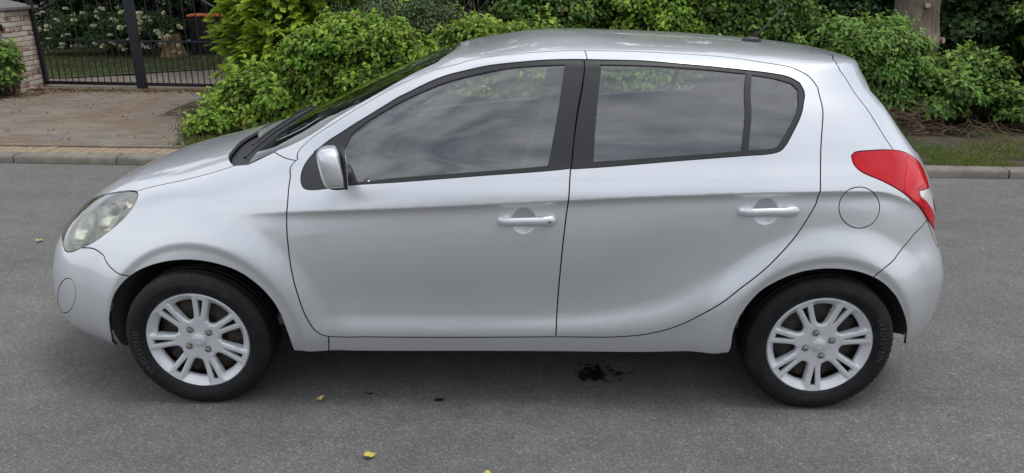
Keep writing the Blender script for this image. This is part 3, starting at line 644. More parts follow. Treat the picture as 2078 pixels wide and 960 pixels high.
# ================================================================== the car
def car_materials():
    m = mat('silver_paint', (.60,.62,.645), .40, .64, coat=1.0); m.node_tree.nodes['Principled BSDF'].inputs['Coat Roughness'].default_value = .06
    t = NT(m); f = t.noise(900, 1, .5, t.obj()); g = t.noise(2.3, 3, .5, t.obj())
    c = t.mix(t.ramp(f, [(.35,0.),(.65,1.)]), (.565,.58,.605), (.625,.64,.665))
    t.l(c, t.b.inputs['Base Color'])
    t.l(t.ramp(g, [(.3,(.38,)*3),(.7,(.43,)*3)]), t.b.inputs['Roughness'])
    t.b.inputs['Coat IOR'].default_value = 1.5
    mat('black_trim', (.020,.020,.023), .45, spec=.4)
    mat('black_gloss', (.02,.02,.022), .25)
    mat('rubber', (.016,.016,.018), .62)
    mat('gap_black', (.006,.006,.006), .9)
    mat('edge_dark', (.035,.036,.038), .7)
    mat('liner_black', (.010,.010,.010), .85)
    m = mat('tyre_rubber', (.020,.020,.021), .62, spec=.25); t = NT(m)
    t.l(t.mix(t.ramp(t.noise(14, 5, .6, t.obj()), [(.45,0.),(.75,1.)]), (.008,.008,.009), (.018,.0175,.017)), t.b.inputs['Base Color'])
    m = mat('cover_silver', (.60,.61,.63), .40, .3); t = NT(m)
    t.l(t.mix(t.ramp(t.noise(30, 5, .65, t.obj()), [(.64,0.),(.84,1.)]), (.60,.61,.63), (.40,.37,.34)), t.b.inputs['Base Color'])
    m = mat('steel_rust', (.05,.045,.042), .7); t = NT(m)
    t.l(t.mix(t.ramp(t.noise(22, 5, .6, t.obj()), [(.45,0.),(.62,1.)]), (.022,.021,.021), (.055,.032,.024)), t.b.inputs['Base Color'])
    mat('nut_steel', (.25,.24,.20), .38, .8)
    mat('chrome', (.75,.76,.77), .12, 1.0)
    mat('reflector', (.92,.92,.90), .16, .95); mat('lamp_housing', (.66,.66,.62), .40, .3)
    mat('seat_cloth', (.10,.105,.11), .85)
    mat('dash_plastic', (.12,.123,.128), .7)
    mat('grey_plastic', (.17,.18,.19), .6)
    mat('orange_lens', (.55,.20,.03), .2, coat=1)
    # side glass: clear pane, faint green, thin film of road dust
    def glass(name, tint, dirt, rf, gl=1.0):
        m = bpy.data.materials.new(name); m.use_nodes = True; t = NT(m); t.t.nodes.remove(t.b)
        tr = t.n('ShaderNodeBsdfTransparent', {'Color': (*tint, 1)}); gs = t.n('ShaderNodeBsdfGlossy', {'Color': (gl,gl,gl,1), 'Roughness': .012})
        df = t.n('ShaderNodeBsdfDiffuse', {'Color': (.55,.57,.58,1)})
        fr = t.n('ShaderNodeFresnel', {'IOR': 1.52})
        ml = t.n('ShaderNodeMath', {0: fr.outputs[0], 1: rf}, operation='MULTIPLY', use_clamp=True)
        mp = t.n('ShaderNodeMapping', {'Vector': t.obj(), 'Scale': (1.2, 1, 6)})
        d = t.ramp(t.noise(5, 6, .6, mp.outputs[0]), [(.3, dirt*.5), (.75, dirt*1.6)])
        m1 = t.n('ShaderNodeMixShader', {0: d, 1: tr.outputs[0], 2: df.outputs[0]})
        m2 = t.n('ShaderNodeMixShader', {0: ml.outputs[0], 1: m1.outputs[0], 2: gs.outputs[0]})
        t.l(m2.outputs[0], t.o.inputs['Surface']); MATS[name] = m
    glass('side_glass', (.95,.985,.97), .07, 2.6)
    glass('screen_glass', (.62,.72,.66), .012, 1.5)
    m = bpy.data.materials.new('lamp_lens'); m.use_nodes = True; t = NT(m); t.t.nodes.remove(t.b)
    tr = t.n('ShaderNodeBsdfTransparent', {'Color': (.90,.90,.80,1)}); gs = t.n('ShaderNodeBsdfGlossy', {'Roughness': .06}); df = t.n('ShaderNodeBsdfDiffuse', {'Color': (.78,.77,.62,1)})
    fr = t.n('ShaderNodeFresnel', {'IOR': 1.55}); ml = t.n('ShaderNodeMath', {0: fr.outputs[0], 1: 1.6}, operation='MULTIPLY', use_clamp=True)
    d = t.ramp(t.noise(9, 4, .6, t.obj()), [(.3,.07),(.7,.20)])
    m1 = t.n('ShaderNodeMixShader', {0: d, 1: tr.outputs[0], 2: df.outputs[0]}); m2 = t.n('ShaderNodeMixShader', {0: ml.outputs[0], 1: m1.outputs[0], 2: gs.outputs[0]})
    t.l(m2.outputs[0], t.o.inputs['Surface']); MATS['lamp_lens'] = m
    m = mat('red_lens', (.46,.0012,.008), .10, coat=0., spec=.30)
    mat('brake_red', (.56,.003,.012), .10, coat=0., spec=.3)
    mat('dark_red_lens', (.20,.003,.008), .16, coat=1.0)
    mat('clear_lens', (.72,.72,.72), .15, .2, coat=1.0)
car_materials()
def pchip(x,y):
    x=np.asarray(x,float); y=np.asarray(y,float); h=np.diff(x); d=np.diff(y)/h
    m=np.zeros_like(y)
    w1=2*h[1:]+h[:-1]; w2=h[1:]+2*h[:-1]
    ok=d[1:]*d[:-1]>0
    m[1:-1]=np.where(ok,(w1+w2)/(w1/np.where(ok,d[:-1],1)+w2/np.where(ok,d[1:],1)),0)
    m[0]=d[0]; m[-1]=d[-1]
    def f(q):
        q=np.clip(np.asarray(q,float),x[0],x[-1])
        i=np.clip(np.searchsorted(x,q)-1,0,len(x)-2)
        t=(q-x[i])/h[i]; t2=t*t; t3=t2*t
        return (2*t3-3*t2+1)*y[i]+(t3-2*t2+t)*h[i]*m[i]+(-2*t3+3*t2)*y[i+1]+(t3-t2)*h[i]*m[i+1]
    return f
XF=[[.15,-1.80],[.20,-1.99],[.30,-2.06],[.45,-2.088],[.55,-2.071],[.62,-2.038],[.68,-1.99],[.75,-1.908],[.85,-1.715],[.93,-1.425],[.99,-1.215],[1.04,-1.05],[1.15,-.828],[1.25,-.603],[1.34,-.38],[1.39,-.225],[1.42,-.05],[1.447,.11],[1.457,.25]]
XR=[[.15,1.68],[.20,1.81],[.30,1.873],[.40,1.884],[.50,1.884],[.58,1.868],[.70,1.823],[.80,1.81],[.90,1.785],[1.00,1.735],[1.10,1.665],[1.20,1.595],[1.28,1.525],[1.325,1.50],[1.36,1.485],[1.39,1.31],[1.42,.97],[1.447,.45],[1.457,.25]]
WW=[[.15,.77],[.20,.79],[.26,.815],[.33,.835],[.45,.847],[.60,.85],[.75,.85],[.85,.847],[.92,.838],[.98,.815],[1.04,.785],[1.12,.75],[1.25,.683],[1.35,.622],[1.39,.590],[1.41,.545],[1.425,.48],[1.438,.37],[1.45,.22],[1.457,.0]]
NF=[[.15,4.6],[.25,4.9],[.45,4.2],[.65,3.6],[.85,3.0],[1.0,2.7],[1.2,2.8],[1.38,3.0],[1.457,2.5]]
NR=[[.15,5.2],[.45,5.4],[.8,4.6],[1.1,4.2],[1.35,3.6],[1.457,2.5]]
ZB,ZT=.15,1.457
AX_F,AX_R,HUBZ=-1.2625,1.2625,.292
ARCH=((-1.2325,.370,.026),(1.238,.349,.028))
CREASE_X=[-1.3,-1.08,-.83,-.42,.226,.683,1.16,1.40,1.60,1.75,1.85]
CREASE_Z=[.80,.824,.844,.871,.908,.929,.939,.93,.86,.76,.66]
CRS=pchip(CREASE_X,CREASE_Z)
LSW=pchip([-.95,-.6,.0,.3,.55,.75,.95,1.1],[.365,.375,.378,.39,.42,.50,.62,.74])
HANDLES=[(.066,.826),(.978,.864)]
def sm(a,b,x):
    t=np.clip((x-a)/(b-a),0,1); return t*t*(3-2*t)
class Surf:
    def __init__(s,XF=XF,XR=XR,WW=WW,NF=NF,NR=NR,disp=True):
        g=lambda T:pchip([a[0] for a in T],[a[1] for a in T])
        s.xf,s.xr,s.w,s.nf,s.nr=g(XF),g(XR),g(WW),g(NF),g(NR)
        z=np.linspace(ZB,ZT,2000)
        dl=np.hypot(np.diff(z),np.maximum(np.maximum(.8*np.abs(np.diff(s.xf(z))),.5*np.abs(np.diff(s.xr(z)))),np.abs(np.diff(s.w(z)))))
        c=np.r_[0,np.cumsum(dl)]; s.VM=c[-1]; s._c=c; s._z=z
        s.UM=.85+2.3+1.6+.85
        s.disp=disp
    def z(s,V): return np.interp(V,s._c,s._z)
    def V(s,z): return np.interp(z,s._z,s._c)
    def base(s,U,V):
        U=np.asarray(U,float); V=np.asarray(V,float)
        z=s.z(V); xm=np.full_like(z,.25)
        af=xm-s.xf(z); ar=s.xr(z)-xm
        fr=U<3.15
        # square perimeter
        t=np.where(U<.85,1,np.where(U<3.15,(3.15-U)/2.3,np.where(U<4.75,(U-3.15)/1.6,1)))
        y=np.where(U<.85,U/.85,np.where(U<4.75,1,(5.6-U)/.85))
        n=np.where(fr,s.nf(z),s.nr(z)); a=np.where(fr,af,ar)
        k=(np.abs(t)**n+np.abs(y)**n)**(1/n)
        t=t/k;y=y/k
        x=xm+np.where(fr,-1,1)*a*t
        return x,y*s.w(z),z
    def P(s,U,V):
        x,y,z=s.base(U,V)
        if s.disp:
            f=y/np.maximum(s.w(z),1e-3)
            y=y+s.side(x,z)*sm(.35,.8,f)
        return np.stack([x,y,z],-1)
    def side(s,x,z):
        d=s.side_nohandle(x,z)
        for hx,hz in HANDLES:
            r=np.hypot((x-hx)/.047,(z-hz)/.052)
            d=d-.020*np.clip(1-r**2.2,0,1)**1.15
        return d
    def side_nohandle(s,x,z):
        d=np.zeros_like(x)
        # shoulder crease
        zc=CRS(x)
        q=zc-z
        amp=.0145*sm(-1.15,-.6,x)*(1-.9*sm(1.35,1.72,x))
        d+=-amp*np.where(q>0,(1-np.exp(-(np.maximum(q,0)/.022)**1.5))*np.exp(-np.maximum(q,0)/.16),0)
        d+=amp*.25*np.exp(-(q/.05)**2)*(q<=0)+amp*.25*np.exp(-(q/.012)**2)*(q>0)
        # wheel arch flares
        for cx,RR,am in ARCH:
            r=np.hypot(x-cx,z-HUBZ)/RR
            d+=am*(1-sm(1.10,1.50,r))-.007*(1-sm(1.05,1.15,r))
        # lower door swage : hollow above, lip flaring out below
        zl=LSW(x)
        q=(zl-z)/(1+.7*sm(.25,.75,x))
        m=sm(-.85,-.6,x)*(1-sm(.80,1.08,x))
        d+=m*(-.014*np.exp(-((q+.10)/.13)**2)+(.016+.006*sm(.2,.6,x))*sm(-.055,.035,q)-.003*sm(.035,.08,q))
        return d
    def yat(s,x,z):
        # half width of the skin at a side-view point
        z=np.asarray(z,float); n=np.where(x<.25,s.nf(z),s.nr(z)); a=np.where(x<.25,.25-s.xf(z),s.xr(z)-.25)
        return s.w(z)*np.maximum(1-(np.abs(x-.25)/a)**n,0)**(1/n)+s.side_nohandle(np.array([float(x)]),np.array([float(z)]))[0]
    def N(s,U,V,e=2e-3):
        a=s.P(np.minimum(U+e,s.UM),V)-s.P(np.maximum(U-e,0),V)
        b=s.P(U,np.minimum(V+e,s.VM))-s.P(U,np.maximum(V-e,0))
        n=np.cross(b,a); return n/np.maximum(np.linalg.norm(n,axis=-1,keepdims=True),1e-12)

OUT={
'glass_front':[[0.9929,1.6502],[0.974,1.7515],[1.0312,1.8902],[1.2489,2.0249],[1.6184,2.1237],[2.0843,2.1913],[2.6367,2.2272],[3.0259,2.2397],[3.0143,1.9365],[2.9878,1.4927],[2.5188,1.4203],[2.1053,1.3466],[1.7875,1.2826]],
'trim_front':[[1.4916,1.2306],[1.3894,1.276],[1.0968,1.4004],[0.8386,1.5087],[0.8126,1.5911],[0.8292,1.6708],[0.8441,1.7708],[0.8447,1.9246],[1.0166,2.0675],[1.4345,2.1678],[1.9705,2.2394],[2.5679,2.2924],[3.0734,2.307],[3.2179,2.3075],[3.1979,2.07],[3.1699,1.8463],[3.1363,1.4657],[2.9577,1.437],[2.5429,1.376],[2.1477,1.3005],[1.8353,1.2372],[1.6978,1.181],[1.6266,1.1791]],
'trim_rear':[[3.2224,2.3061],[3.3268,2.3016],[3.5836,2.2844],[3.7892,2.2325],[3.9919,2.186],[4.1865,2.1487],[4.2993,2.113],[4.3552,2.0663],[4.3514,1.9978],[4.2815,1.9001],[4.1731,1.759],[4.0701,1.6309],[4.0334,1.5988],[3.9715,1.5817],[3.869,1.5721],[3.5487,1.5314],[3.2313,1.4747],[3.1404,1.4608],[3.1704,1.8463],[3.1989,2.07]],
'glass_rear':[[3.2976,2.2419],[3.5407,2.2284],[3.7532,2.1983],[4.034,2.1536],[3.866,1.6049],[3.5518,1.5682],[3.2345,1.5278],[3.253,1.7955]],
'glass_quarter':[[4.0661,2.142],[4.1898,2.111],[4.2971,2.0682],[4.3218,2.0162],[4.2654,1.9173],[4.1544,1.7749],[4.0552,1.6518],[4.0253,1.6249],[3.8965,1.6078]],
'door_front':[[1.836,0.8991],[1.7312,1.0063],[1.5555,1.1325],[1.2933,1.266],[0.9451,1.3856],[0.7342,1.5012],[0.6672,1.5977],[0.6733,1.7061],[0.6579,1.8565],[0.6475,1.994],[0.7042,2.1317],[0.9571,2.2426],[1.5327,2.3493],[2.3115,2.4279],[3.2656,2.4611],[3.1979,2.07],[3.1699,1.8463],[3.1375,1.5086],[3.1268,1.0453],[3.112,0.6817],[3.1032,0.4704],[3.0978,0.3153],[2.6505,0.3083],[2.3536,0.3073],[2.1776,0.3097],[2.1405,0.3385],[2.1184,0.3868],[2.082,0.4937],[2.0378,0.5974],[1.9579,0.7415]],
'door_rear':[[3.2647,2.4611],[3.6848,2.4356],[4.041,2.373],[4.2376,2.3035],[4.3064,2.2325],[4.382,2.1762],[4.4626,2.1071],[4.4817,2.0264],[4.422,1.9111],[4.3183,1.7383],[4.2187,1.5343],[4.1477,1.2024],[4.1175,1.0322],[4.0324,0.8055],[3.9341,0.6707],[3.7885,0.5425],[3.6819,0.4496],[3.5762,0.3798],[3.4657,0.3392],[3.3333,0.3198],[3.0978,0.3153],[3.1032,0.4704],[3.112,0.6817],[3.1268,1.0453],[3.1375,1.5086],[3.1699,1.8463],[3.1979,2.07]],
'windscreen':[[0.6628,1.3249],[0.6241,1.4461],[0.6234,1.6843],[0.5871,1.9323],[0.54,2.0924],[0.5167,2.1765],[0.25,2.257],[0.0,2.2772],[0.0,1.5552],[0.3,1.5337]],
'cowl':[[0.6346,1.2817],[0.512,1.3041],[0.4426,1.3187],[0.3316,1.3472],[0.1611,1.3691],[0.0,1.3919],[0.3,1.4468],[0.0,1.4701],[0.0,1.8325],[0.6343,1.446],[0.683,1.3157]],
'bonnet':[[0.3268,0.6926],[0.275,0.7318],[0.4507,0.8622],[0.5304,0.9209],[0.5821,0.9399],[0.6287,1.108],[0.6385,1.2805],[0.5481,1.398],[0.0,1.8325],[0.0,0.7023],[0.3,0.6894]],
'fender':[[0.7199,0.6137],[0.7517,0.491],[1.1087,0.3641],[1.5815,0.2461],[1.8514,0.0],[2.0184,0.0],[2.1642,0.2296],[2.1856,0.3017],[2.1984,0.3989],[2.2667,0.4842],[1.7996,1.1023],[1.0363,1.4634],[0.8571,1.4161],[0.6341,1.44],[0.6343,1.446],[0.6363,1.2796],[0.6287,1.108],[0.5821,0.9399],[0.5416,0.7956],[0.651,0.68]],
'headlight':[[0.6443,0.5756],[0.5604,0.5999],[0.4506,0.6171],[0.361,0.65],[0.3279,0.6898],[0.3285,0.7482],[0.4631,0.861],[0.5425,0.9175],[0.5886,0.9336],[0.6332,0.9192],[0.7065,0.8639],[0.7544,0.7949],[0.7696,0.7206],[0.7539,0.6535],[0.7199,0.6137],[0.6832,0.5864]],
'fog_lamp_cover':[[0.7781,0.4087],[0.774,0.3807],[0.7617,0.3533],[0.7409,0.3289],[0.712,0.3097],[0.6759,0.2971],[0.6285,0.2895],[0.6066,0.3011],[0.628,0.3353],[0.6455,0.3702],[0.6609,0.4031],[0.6777,0.4322],[0.6948,0.4546],[0.7126,0.4688],[0.7313,0.4737],[0.7496,0.469],[0.7651,0.4554],[0.7752,0.4345]],
'bumper_front':[[1.1838,0.5419],[1.0927,0.5488],[0.9037,0.5845],[0.7803,0.623],[0.7199,0.6137],[0.7257,0.7005],[0.5893,0.7794],[0.3268,0.6926],[0.3,0.6894],[0.0,0.7023],[0.0,0.0],[1.2,0.0],[1.7,0.0],[1.6326,0.2488],[1.3609,0.2873]],
'bumper_rear':[[4.3729,0.5889],[4.5343,0.659],[4.7746,0.7767],[4.8514,0.8238],[4.95,0.634],[5.3,0.6166],[5.6,0.6166],[5.6,0.0],[4.3,0.0],[4.2058,0.3789]],
'taillight':[[4.409,1.5516],[4.4455,1.5736],[4.5566,1.579],[4.7872,1.5604],[4.8766,1.516],[4.9522,1.3856],[4.93,1.0562],[4.97,0.8557],[4.95,0.7293],[4.8568,0.829],[4.7803,0.977],[4.6652,1.1561],[4.5313,1.3018],[4.4199,1.4064],[4.3957,1.4879]],
'reversing_lens':[[4.8198,1.1205],[4.9177,1.1051],[4.97,0.8379],[4.97,0.7805],[4.8616,0.969],[4.8174,1.0521]],
'brake_lens':[[4.852,1.5007],[4.8954,1.3591],[4.8877,1.1858],[4.8052,1.1525],[4.8079,1.0444],[4.8255,0.912],[4.7505,1.0572],[4.6834,1.1645],[4.7823,1.3476]],
'tailgate':[[4.991,2.2334],[4.8337,2.1967],[4.8137,2.1515],[4.8217,2.1039],[4.8228,2.0552],[4.7974,1.8423],[4.7879,1.6758],[4.7872,1.5604],[4.8748,1.5165],[4.9539,1.3869],[4.9,0.9573],[5.0,0.6519],[5.3,0.634],[5.6,0.634],[5.6,2.253],[5.2,2.2451]],
'rear_screen':[[5.0,1.4977],[4.985,1.7315],[5.0,1.9588],[5.1,2.0231],[5.6,2.056],[5.6,1.4108],[5.08,1.4108]],
'cut_front':[[0.9,0.0],[0.9756,0.1913],[1.0605,0.2662],[1.0836,0.364],[1.1103,0.4527],[1.1603,0.5148],[1.2475,0.572],[1.3702,0.6132],[1.5243,0.6336],[1.6815,0.6228],[1.8194,0.5853],[1.9346,0.513],[2.0001,0.4288],[2.0232,0.3155],[2.0188,0.2245],[2.25,0.0]],
'cut_rear':[[3.7,0.0],[3.7843,0.2492],[3.7829,0.3673],[3.8115,0.4539],[3.8645,0.5269],[3.944,0.5787],[4.0478,0.6178],[4.1655,0.6291],[4.2876,0.6109],[4.392,0.5658],[4.4698,0.5012],[4.5608,0.4029],[4.6183,0.3284],[4.6583,0.2737],[4.8063,0.1843],[4.72,0.0]],
'cut_bottom':[[0.0,0.0],[0.0,0.1262],[0.5,0.1262],[0.7362,0.1704],[0.9775,0.188],[2.0204,0.2278],[2.1648,0.2263],[2.8422,0.2334],[3.4402,0.2387],[3.7834,0.2521],[4.258,0.245],[4.6816,0.2389],[4.8186,0.2282],[5.0,0.1877],[5.6,0.1877],[5.6,0.0]],
'grille_lower':[[0.0,0.2121],[0.4,0.2235],[0.46,0.308],[0.4,0.3992],[0.0,0.4092]],
'grille_upper':[[0.0,0.567],[0.34,0.5833],[0.38,0.6109],[0.34,0.634],[0.0,0.6281]],
'fuel_flap':[[4.4655,0.992],[4.4534,0.9352],[4.4312,0.8917],[4.4015,0.8608],[4.3674,0.8432],[4.3317,0.8393],[4.2982,0.8487],[4.2698,0.871],[4.2485,0.9067],[4.2363,0.9546],[4.2349,1.0181],[4.2446,1.0931],[4.2633,1.165],[4.2887,1.2222],[4.325,1.2494],[4.3628,1.256],[4.3977,1.2417],[4.4262,1.2071],[4.4528,1.1416],[4.4661,1.0651]],
'_handle_front':[2.9428,0.891],
'_handle_rear':[3.9131,0.9703],
'_mirror':[1.4784,1.3714],
'_crease':[2.771,1.0752],
}

def cat_rom(P, closed=True, step=.012):
    """smooth a traced outline but keep its corners"""
    P = np.asarray(P, float); n = len(P)
    corner = []
    for i in range(n):
        a, b = P[i]-P[i-1], P[(i+1)%n]-P[i]
        c = (a@b)/max(np.linalg.norm(a)*np.linalg.norm(b), 1e-9); corner.append(c < math.cos(R(38)))
    out = []
    for i in range(n):
        p1, p2 = P[i], P[(i+1)%n]
        p0 = P[i-1] if not corner[i] else p1+(p1-p2)
        p3 = P[(i+2)%n] if not corner[(i+1)%n] else p2+(p2-p1)
        d = np.linalg.norm(p2-p1)
        k = max(1, int(round(d/step)))
        l0, l1, l2 = max(np.linalg.norm(p1-p0),1e-6)**.5, max(d,1e-6)**.5, max(np.linalg.norm(p3-p2),1e-6)**.5
        m1 = (p1-p0)/l0-(p2-p0)/(l0+l1)+(p2-p1)/l1; m2 = (p2-p1)/l1-(p3-p1)/(l1+l2)+(p3-p2)/l2
        for j in range(k):
            t = j/k; t2, t3 = t*t, t*t*t
            out.append((2*t3-3*t2+1)*p1+(t3-2*t2+t)*m1*l1+(-2*t3+3*t2)*p2+(t3-t2)*m2*l1)
    return np.array(out)
def inside(poly, Q):
    x, y = Q[:,0], Q[:,1]; r = np.zeros(len(Q), bool)
    lo, hi = poly.min(0), poly.max(0); m = (x>=lo[0])&(x<=hi[0])&(y>=lo[1])&(y<=hi[1])
    idx = np.nonzero(m)[0]; px, py = x[idx], y[idx]; c = np.zeros(len(idx), bool)
    for (x1,y1),(x2,y2) in zip(poly, np.roll(poly,-1,0)):
        if y1 == y2: continue
        k = (y1 > py) != (y2 > py)
        c ^= k & (px < (x2-x1)*(py-y1)/(y2-y1)+x1)
    r[idx] = c; return r
def partition():
    S = Surf(); polys = {k: cat_rom(v) for k, v in OUT.items() if k[0] != '_'}
    for p in polys.values():
        p[:,0] = np.clip(p[:,0], 0, S.UM); p[:,1] = np.clip(p[:,1], 0, S.VM*.998)
        p[p[:,0] < .004, 0] = 0; p[p[:,0] > S.UM-.004, 0] = S.UM
    pts = []; edges = []
    for k, p in polys.items():
        b = len(pts); n = len(p); pts += p.tolist(); edges += [(b+i, b+(i+1)%n) for i in range(n)]
    ol = np.array(pts)
    # lattice, finer round handles and creases
    gu = np.linspace(0, S.UM, 261); gv = np.linspace(0, S.VM*.998, 190)
    G = []
    for j, v in enumerate(gv):
        top = S.z(v) > 1.40
        uu = gu[::3] if top else gu
        G.append(np.stack([uu, np.full(len(uu), v)], 1))
    xs = np.linspace(-1.15, 1.75, 190)
    zc = np.interp(xs, CREASE_X, CREASE_Z)
    def to_uv(x, z):
        V = S.V(z); lo = np.full_like(x, .3); hi = np.full_like(x, 5.3)
        for _ in range(40):
            mid = (lo+hi)/2; c = S.base(mid, V)[0] < x; lo = np.where(c, mid, lo); hi = np.where(c, hi, mid)
        return np.stack([(lo+hi)/2, V], 1)
    for dz in (.006, 0, -.006, -.013, -.022): G.append(to_uv(xs, zc+dz))
    HP = []
    for hx, hz in HANDLES:
        for q in (.15,.3,.45,.6,.72,.82,.9,.96,1.0,1.05,1.15,1.3):
            a = np.linspace(0, 2*math.pi, 44, endpoint=False); HP.append(to_uv(hx+.047*q*np.cos(a), hz+.052*q*np.sin(a)))
    for ax in (AX_F, AX_R):
        cx_, RR_ = ARCH[0 if ax < 0 else 1][:2]
        for r in (1.0,1.04,1.075,1.09,1.105,1.12,1.16):
            a = np.linspace(R(-5), R(185), 100); G.append(to_uv(cx_+r*RR_*np.cos(a), np.maximum(HUBZ+r*RR_*np.sin(a), .2)))
    G = np.concatenate(G)
    # drop lattice points that crowd an outline or each other
    cell = .0062
    key = lambda A: (np.floor(A[:,0]/cell).astype(np.int64)*100000+np.floor(A[:,1]/cell).astype(np.int64))
    occ = set()
    for di in (-.003, .003):
        for dj in (-.003, .003): occ |= set(key(ol+[di, dj]).tolist())
    _, first = np.unique(key(G), return_index=True); G = G[np.sort(first)]
    keep = np.array([k not in occ for k in key(G)]); ed = (G[:,0] == 0)|(G[:,0] == S.UM)
    G = G[keep]
    HP = np.concatenate(HP)
    for hx, hz in HANDLES:
        c_ = to_uv(np.array([hx]), np.array([hz]))[0]; G = G[np.hypot((G[:,0]-c_[0]), (G[:,1]-c_[1])) > .072]
    allp = np.concatenate([ol, G, HP])
    cv, ce, cf, _, _, _ = geometry.delaunay_2d_cdt([Vector(p) for p in allp], edges, [], 0, 1e-5)
    UV = np.array([(v.x, v.y) for v in cv]); T = np.array([f[:] for f in cf if len(f) == 3])
    cen = UV[T].mean(1)
    order = ['cut_front','cut_rear','cut_bottom','glass_front','glass_rear','glass_quarter','trim_front','trim_rear','reversing_lens','brake_lens','headlight','taillight','fuel_flap','fog_lamp_cover','grille_lower','grille_upper','door_front','door_rear','windscreen','cowl','rear_screen','tailgate','bumper_rear','bumper_front','bonnet','fender']
    lab = np.full(len(T), len(order)); done = np.zeros(len(T), bool)
    for i, k in enumerate(order):
        m = inside(polys[k], cen) & ~done; lab[m] = i; done |= m
    return S, UV, T, lab, order+['body_shell']
SRF, PUV, PT, PLAB, PORD = partition()
def panel(key, name, matn, parent, side=-1, gap=.0026, depth=.014, off=0., both=False, dispf=None, rim=None):
    """one skin panel cut out of the body surface; side -1 is the near flank; both joins the two halves"""
    T = PT[PLAB == PORD.index(key)]
    ids, inv = np.unique(T, return_inverse=True); T = inv.reshape(-1,3); uv = PUV[ids]
    U, V = uv[:,0], uv[:,1]
    P = SRF.P(U, V); N = SRF.N(U, V)
    ctr = (U <= 1e-6)|(U >= SRF.UM-1e-6)
    N[ctr,1] = 0; N /= np.linalg.norm(N, axis=1, keepdims=True)
    # orientation: make outward
    a, b, c = P[T[:,0]], P[T[:,1]], P[T[:,2]]
    fn = np.cross(b-a, c-a); ok = np.linalg.norm(fn, axis=1) > 1e-10; T = T[ok]; fn = fn[ok]
    fl = (fn*N[T].mean(1)).sum(1) < 0; T[fl] = T[fl][:, ::-1]
    E = np.concatenate([T[:,[0,1]], T[:,[1,2]], T[:,[2,0]]])
    ks = np.sort(E, 1); kk = ks[:,0]*len(P)+ks[:,1]; _, ii, cc = np.unique(kk, return_index=True, return_counts=True)
    B = E[ii[cc == 1]]; B = B[~(ctr[B[:,0]] & ctr[B[:,1]])]
    inw = np.zeros_like(P)
    t = P[B[:,1]]-P[B[:,0]]; t /= np.maximum(np.linalg.norm(t, axis=1, keepdims=True), 1e-9)
    iw = np.cross(N[B].mean(1), t)
    np.add.at(inw, B[:,0], iw); np.add.at(inw, B[:,1], iw)
    ln = np.linalg.norm(inw, axis=1, keepdims=True); inw = np.where(ln > 1e-6, inw/np.maximum(ln, 1e-6), 0); inw[ctr] = 0
    Q = P+inw*gap+N*off
    if dispf is not None: Q = Q+N*dispf(P, U, V)[:,None]
    bi = np.unique(B); mp = -np.ones(len(P), int); mp[bi] = np.arange(len(bi))
    n0 = len(Q); nb = len(bi)
    A = Q[bi]; NA = -inw[bi]*.8+N[bi]*.6; NA /= np.maximum(np.linalg.norm(NA, axis=1, keepdims=True), 1e-9)
    D = Q[bi]-N[bi]*depth; ND = -inw[bi]
    Vv = np.concatenate([Q, A, D]); Nn = np.concatenate([N, NA, ND])
    i0, i1 = mp[B[:,0]], mp[B[:,1]]
    F2 = np.concatenate([np.stack([n0+i1, n0+i0, n0+nb+i0], 1), np.stack([n0+i1, n0+nb+i0, n0+nb+i1], 1)]) if depth else np.zeros((0,3), int)
    F = np.concatenate([T, F2])
    def half(sg):
        s3 = np.array([1, sg, 1.])
        return Vv*s3, (F if sg > 0 else F[:, ::-1]), Nn*s3
    if both:
        v1, f1, n1 = half(1); v2, f2, n2 = half(-1)
        vv, ff, nn = np.concatenate([v1, v2]), np.concatenate([f1, f2+len(v1)]), np.concatenate([n1, n2])
    else: vv, ff, nn = half(side)
    o = mesh_np(name, vv, ff, MATS[matn] if matn else None, parent, normals=nn)
    if matn == 'silver_paint' and depth:      # returned edges coloured dark, standing for the shade inside the shut lines
        o.data.materials.append(MATS['edge_dark'])
        mi = np.zeros(len(F), np.int32); mi[len(T):] = 1
        o.data.polygons.foreach_set('material_index', np.concatenate([mi, mi]) if both else mi)
    return o
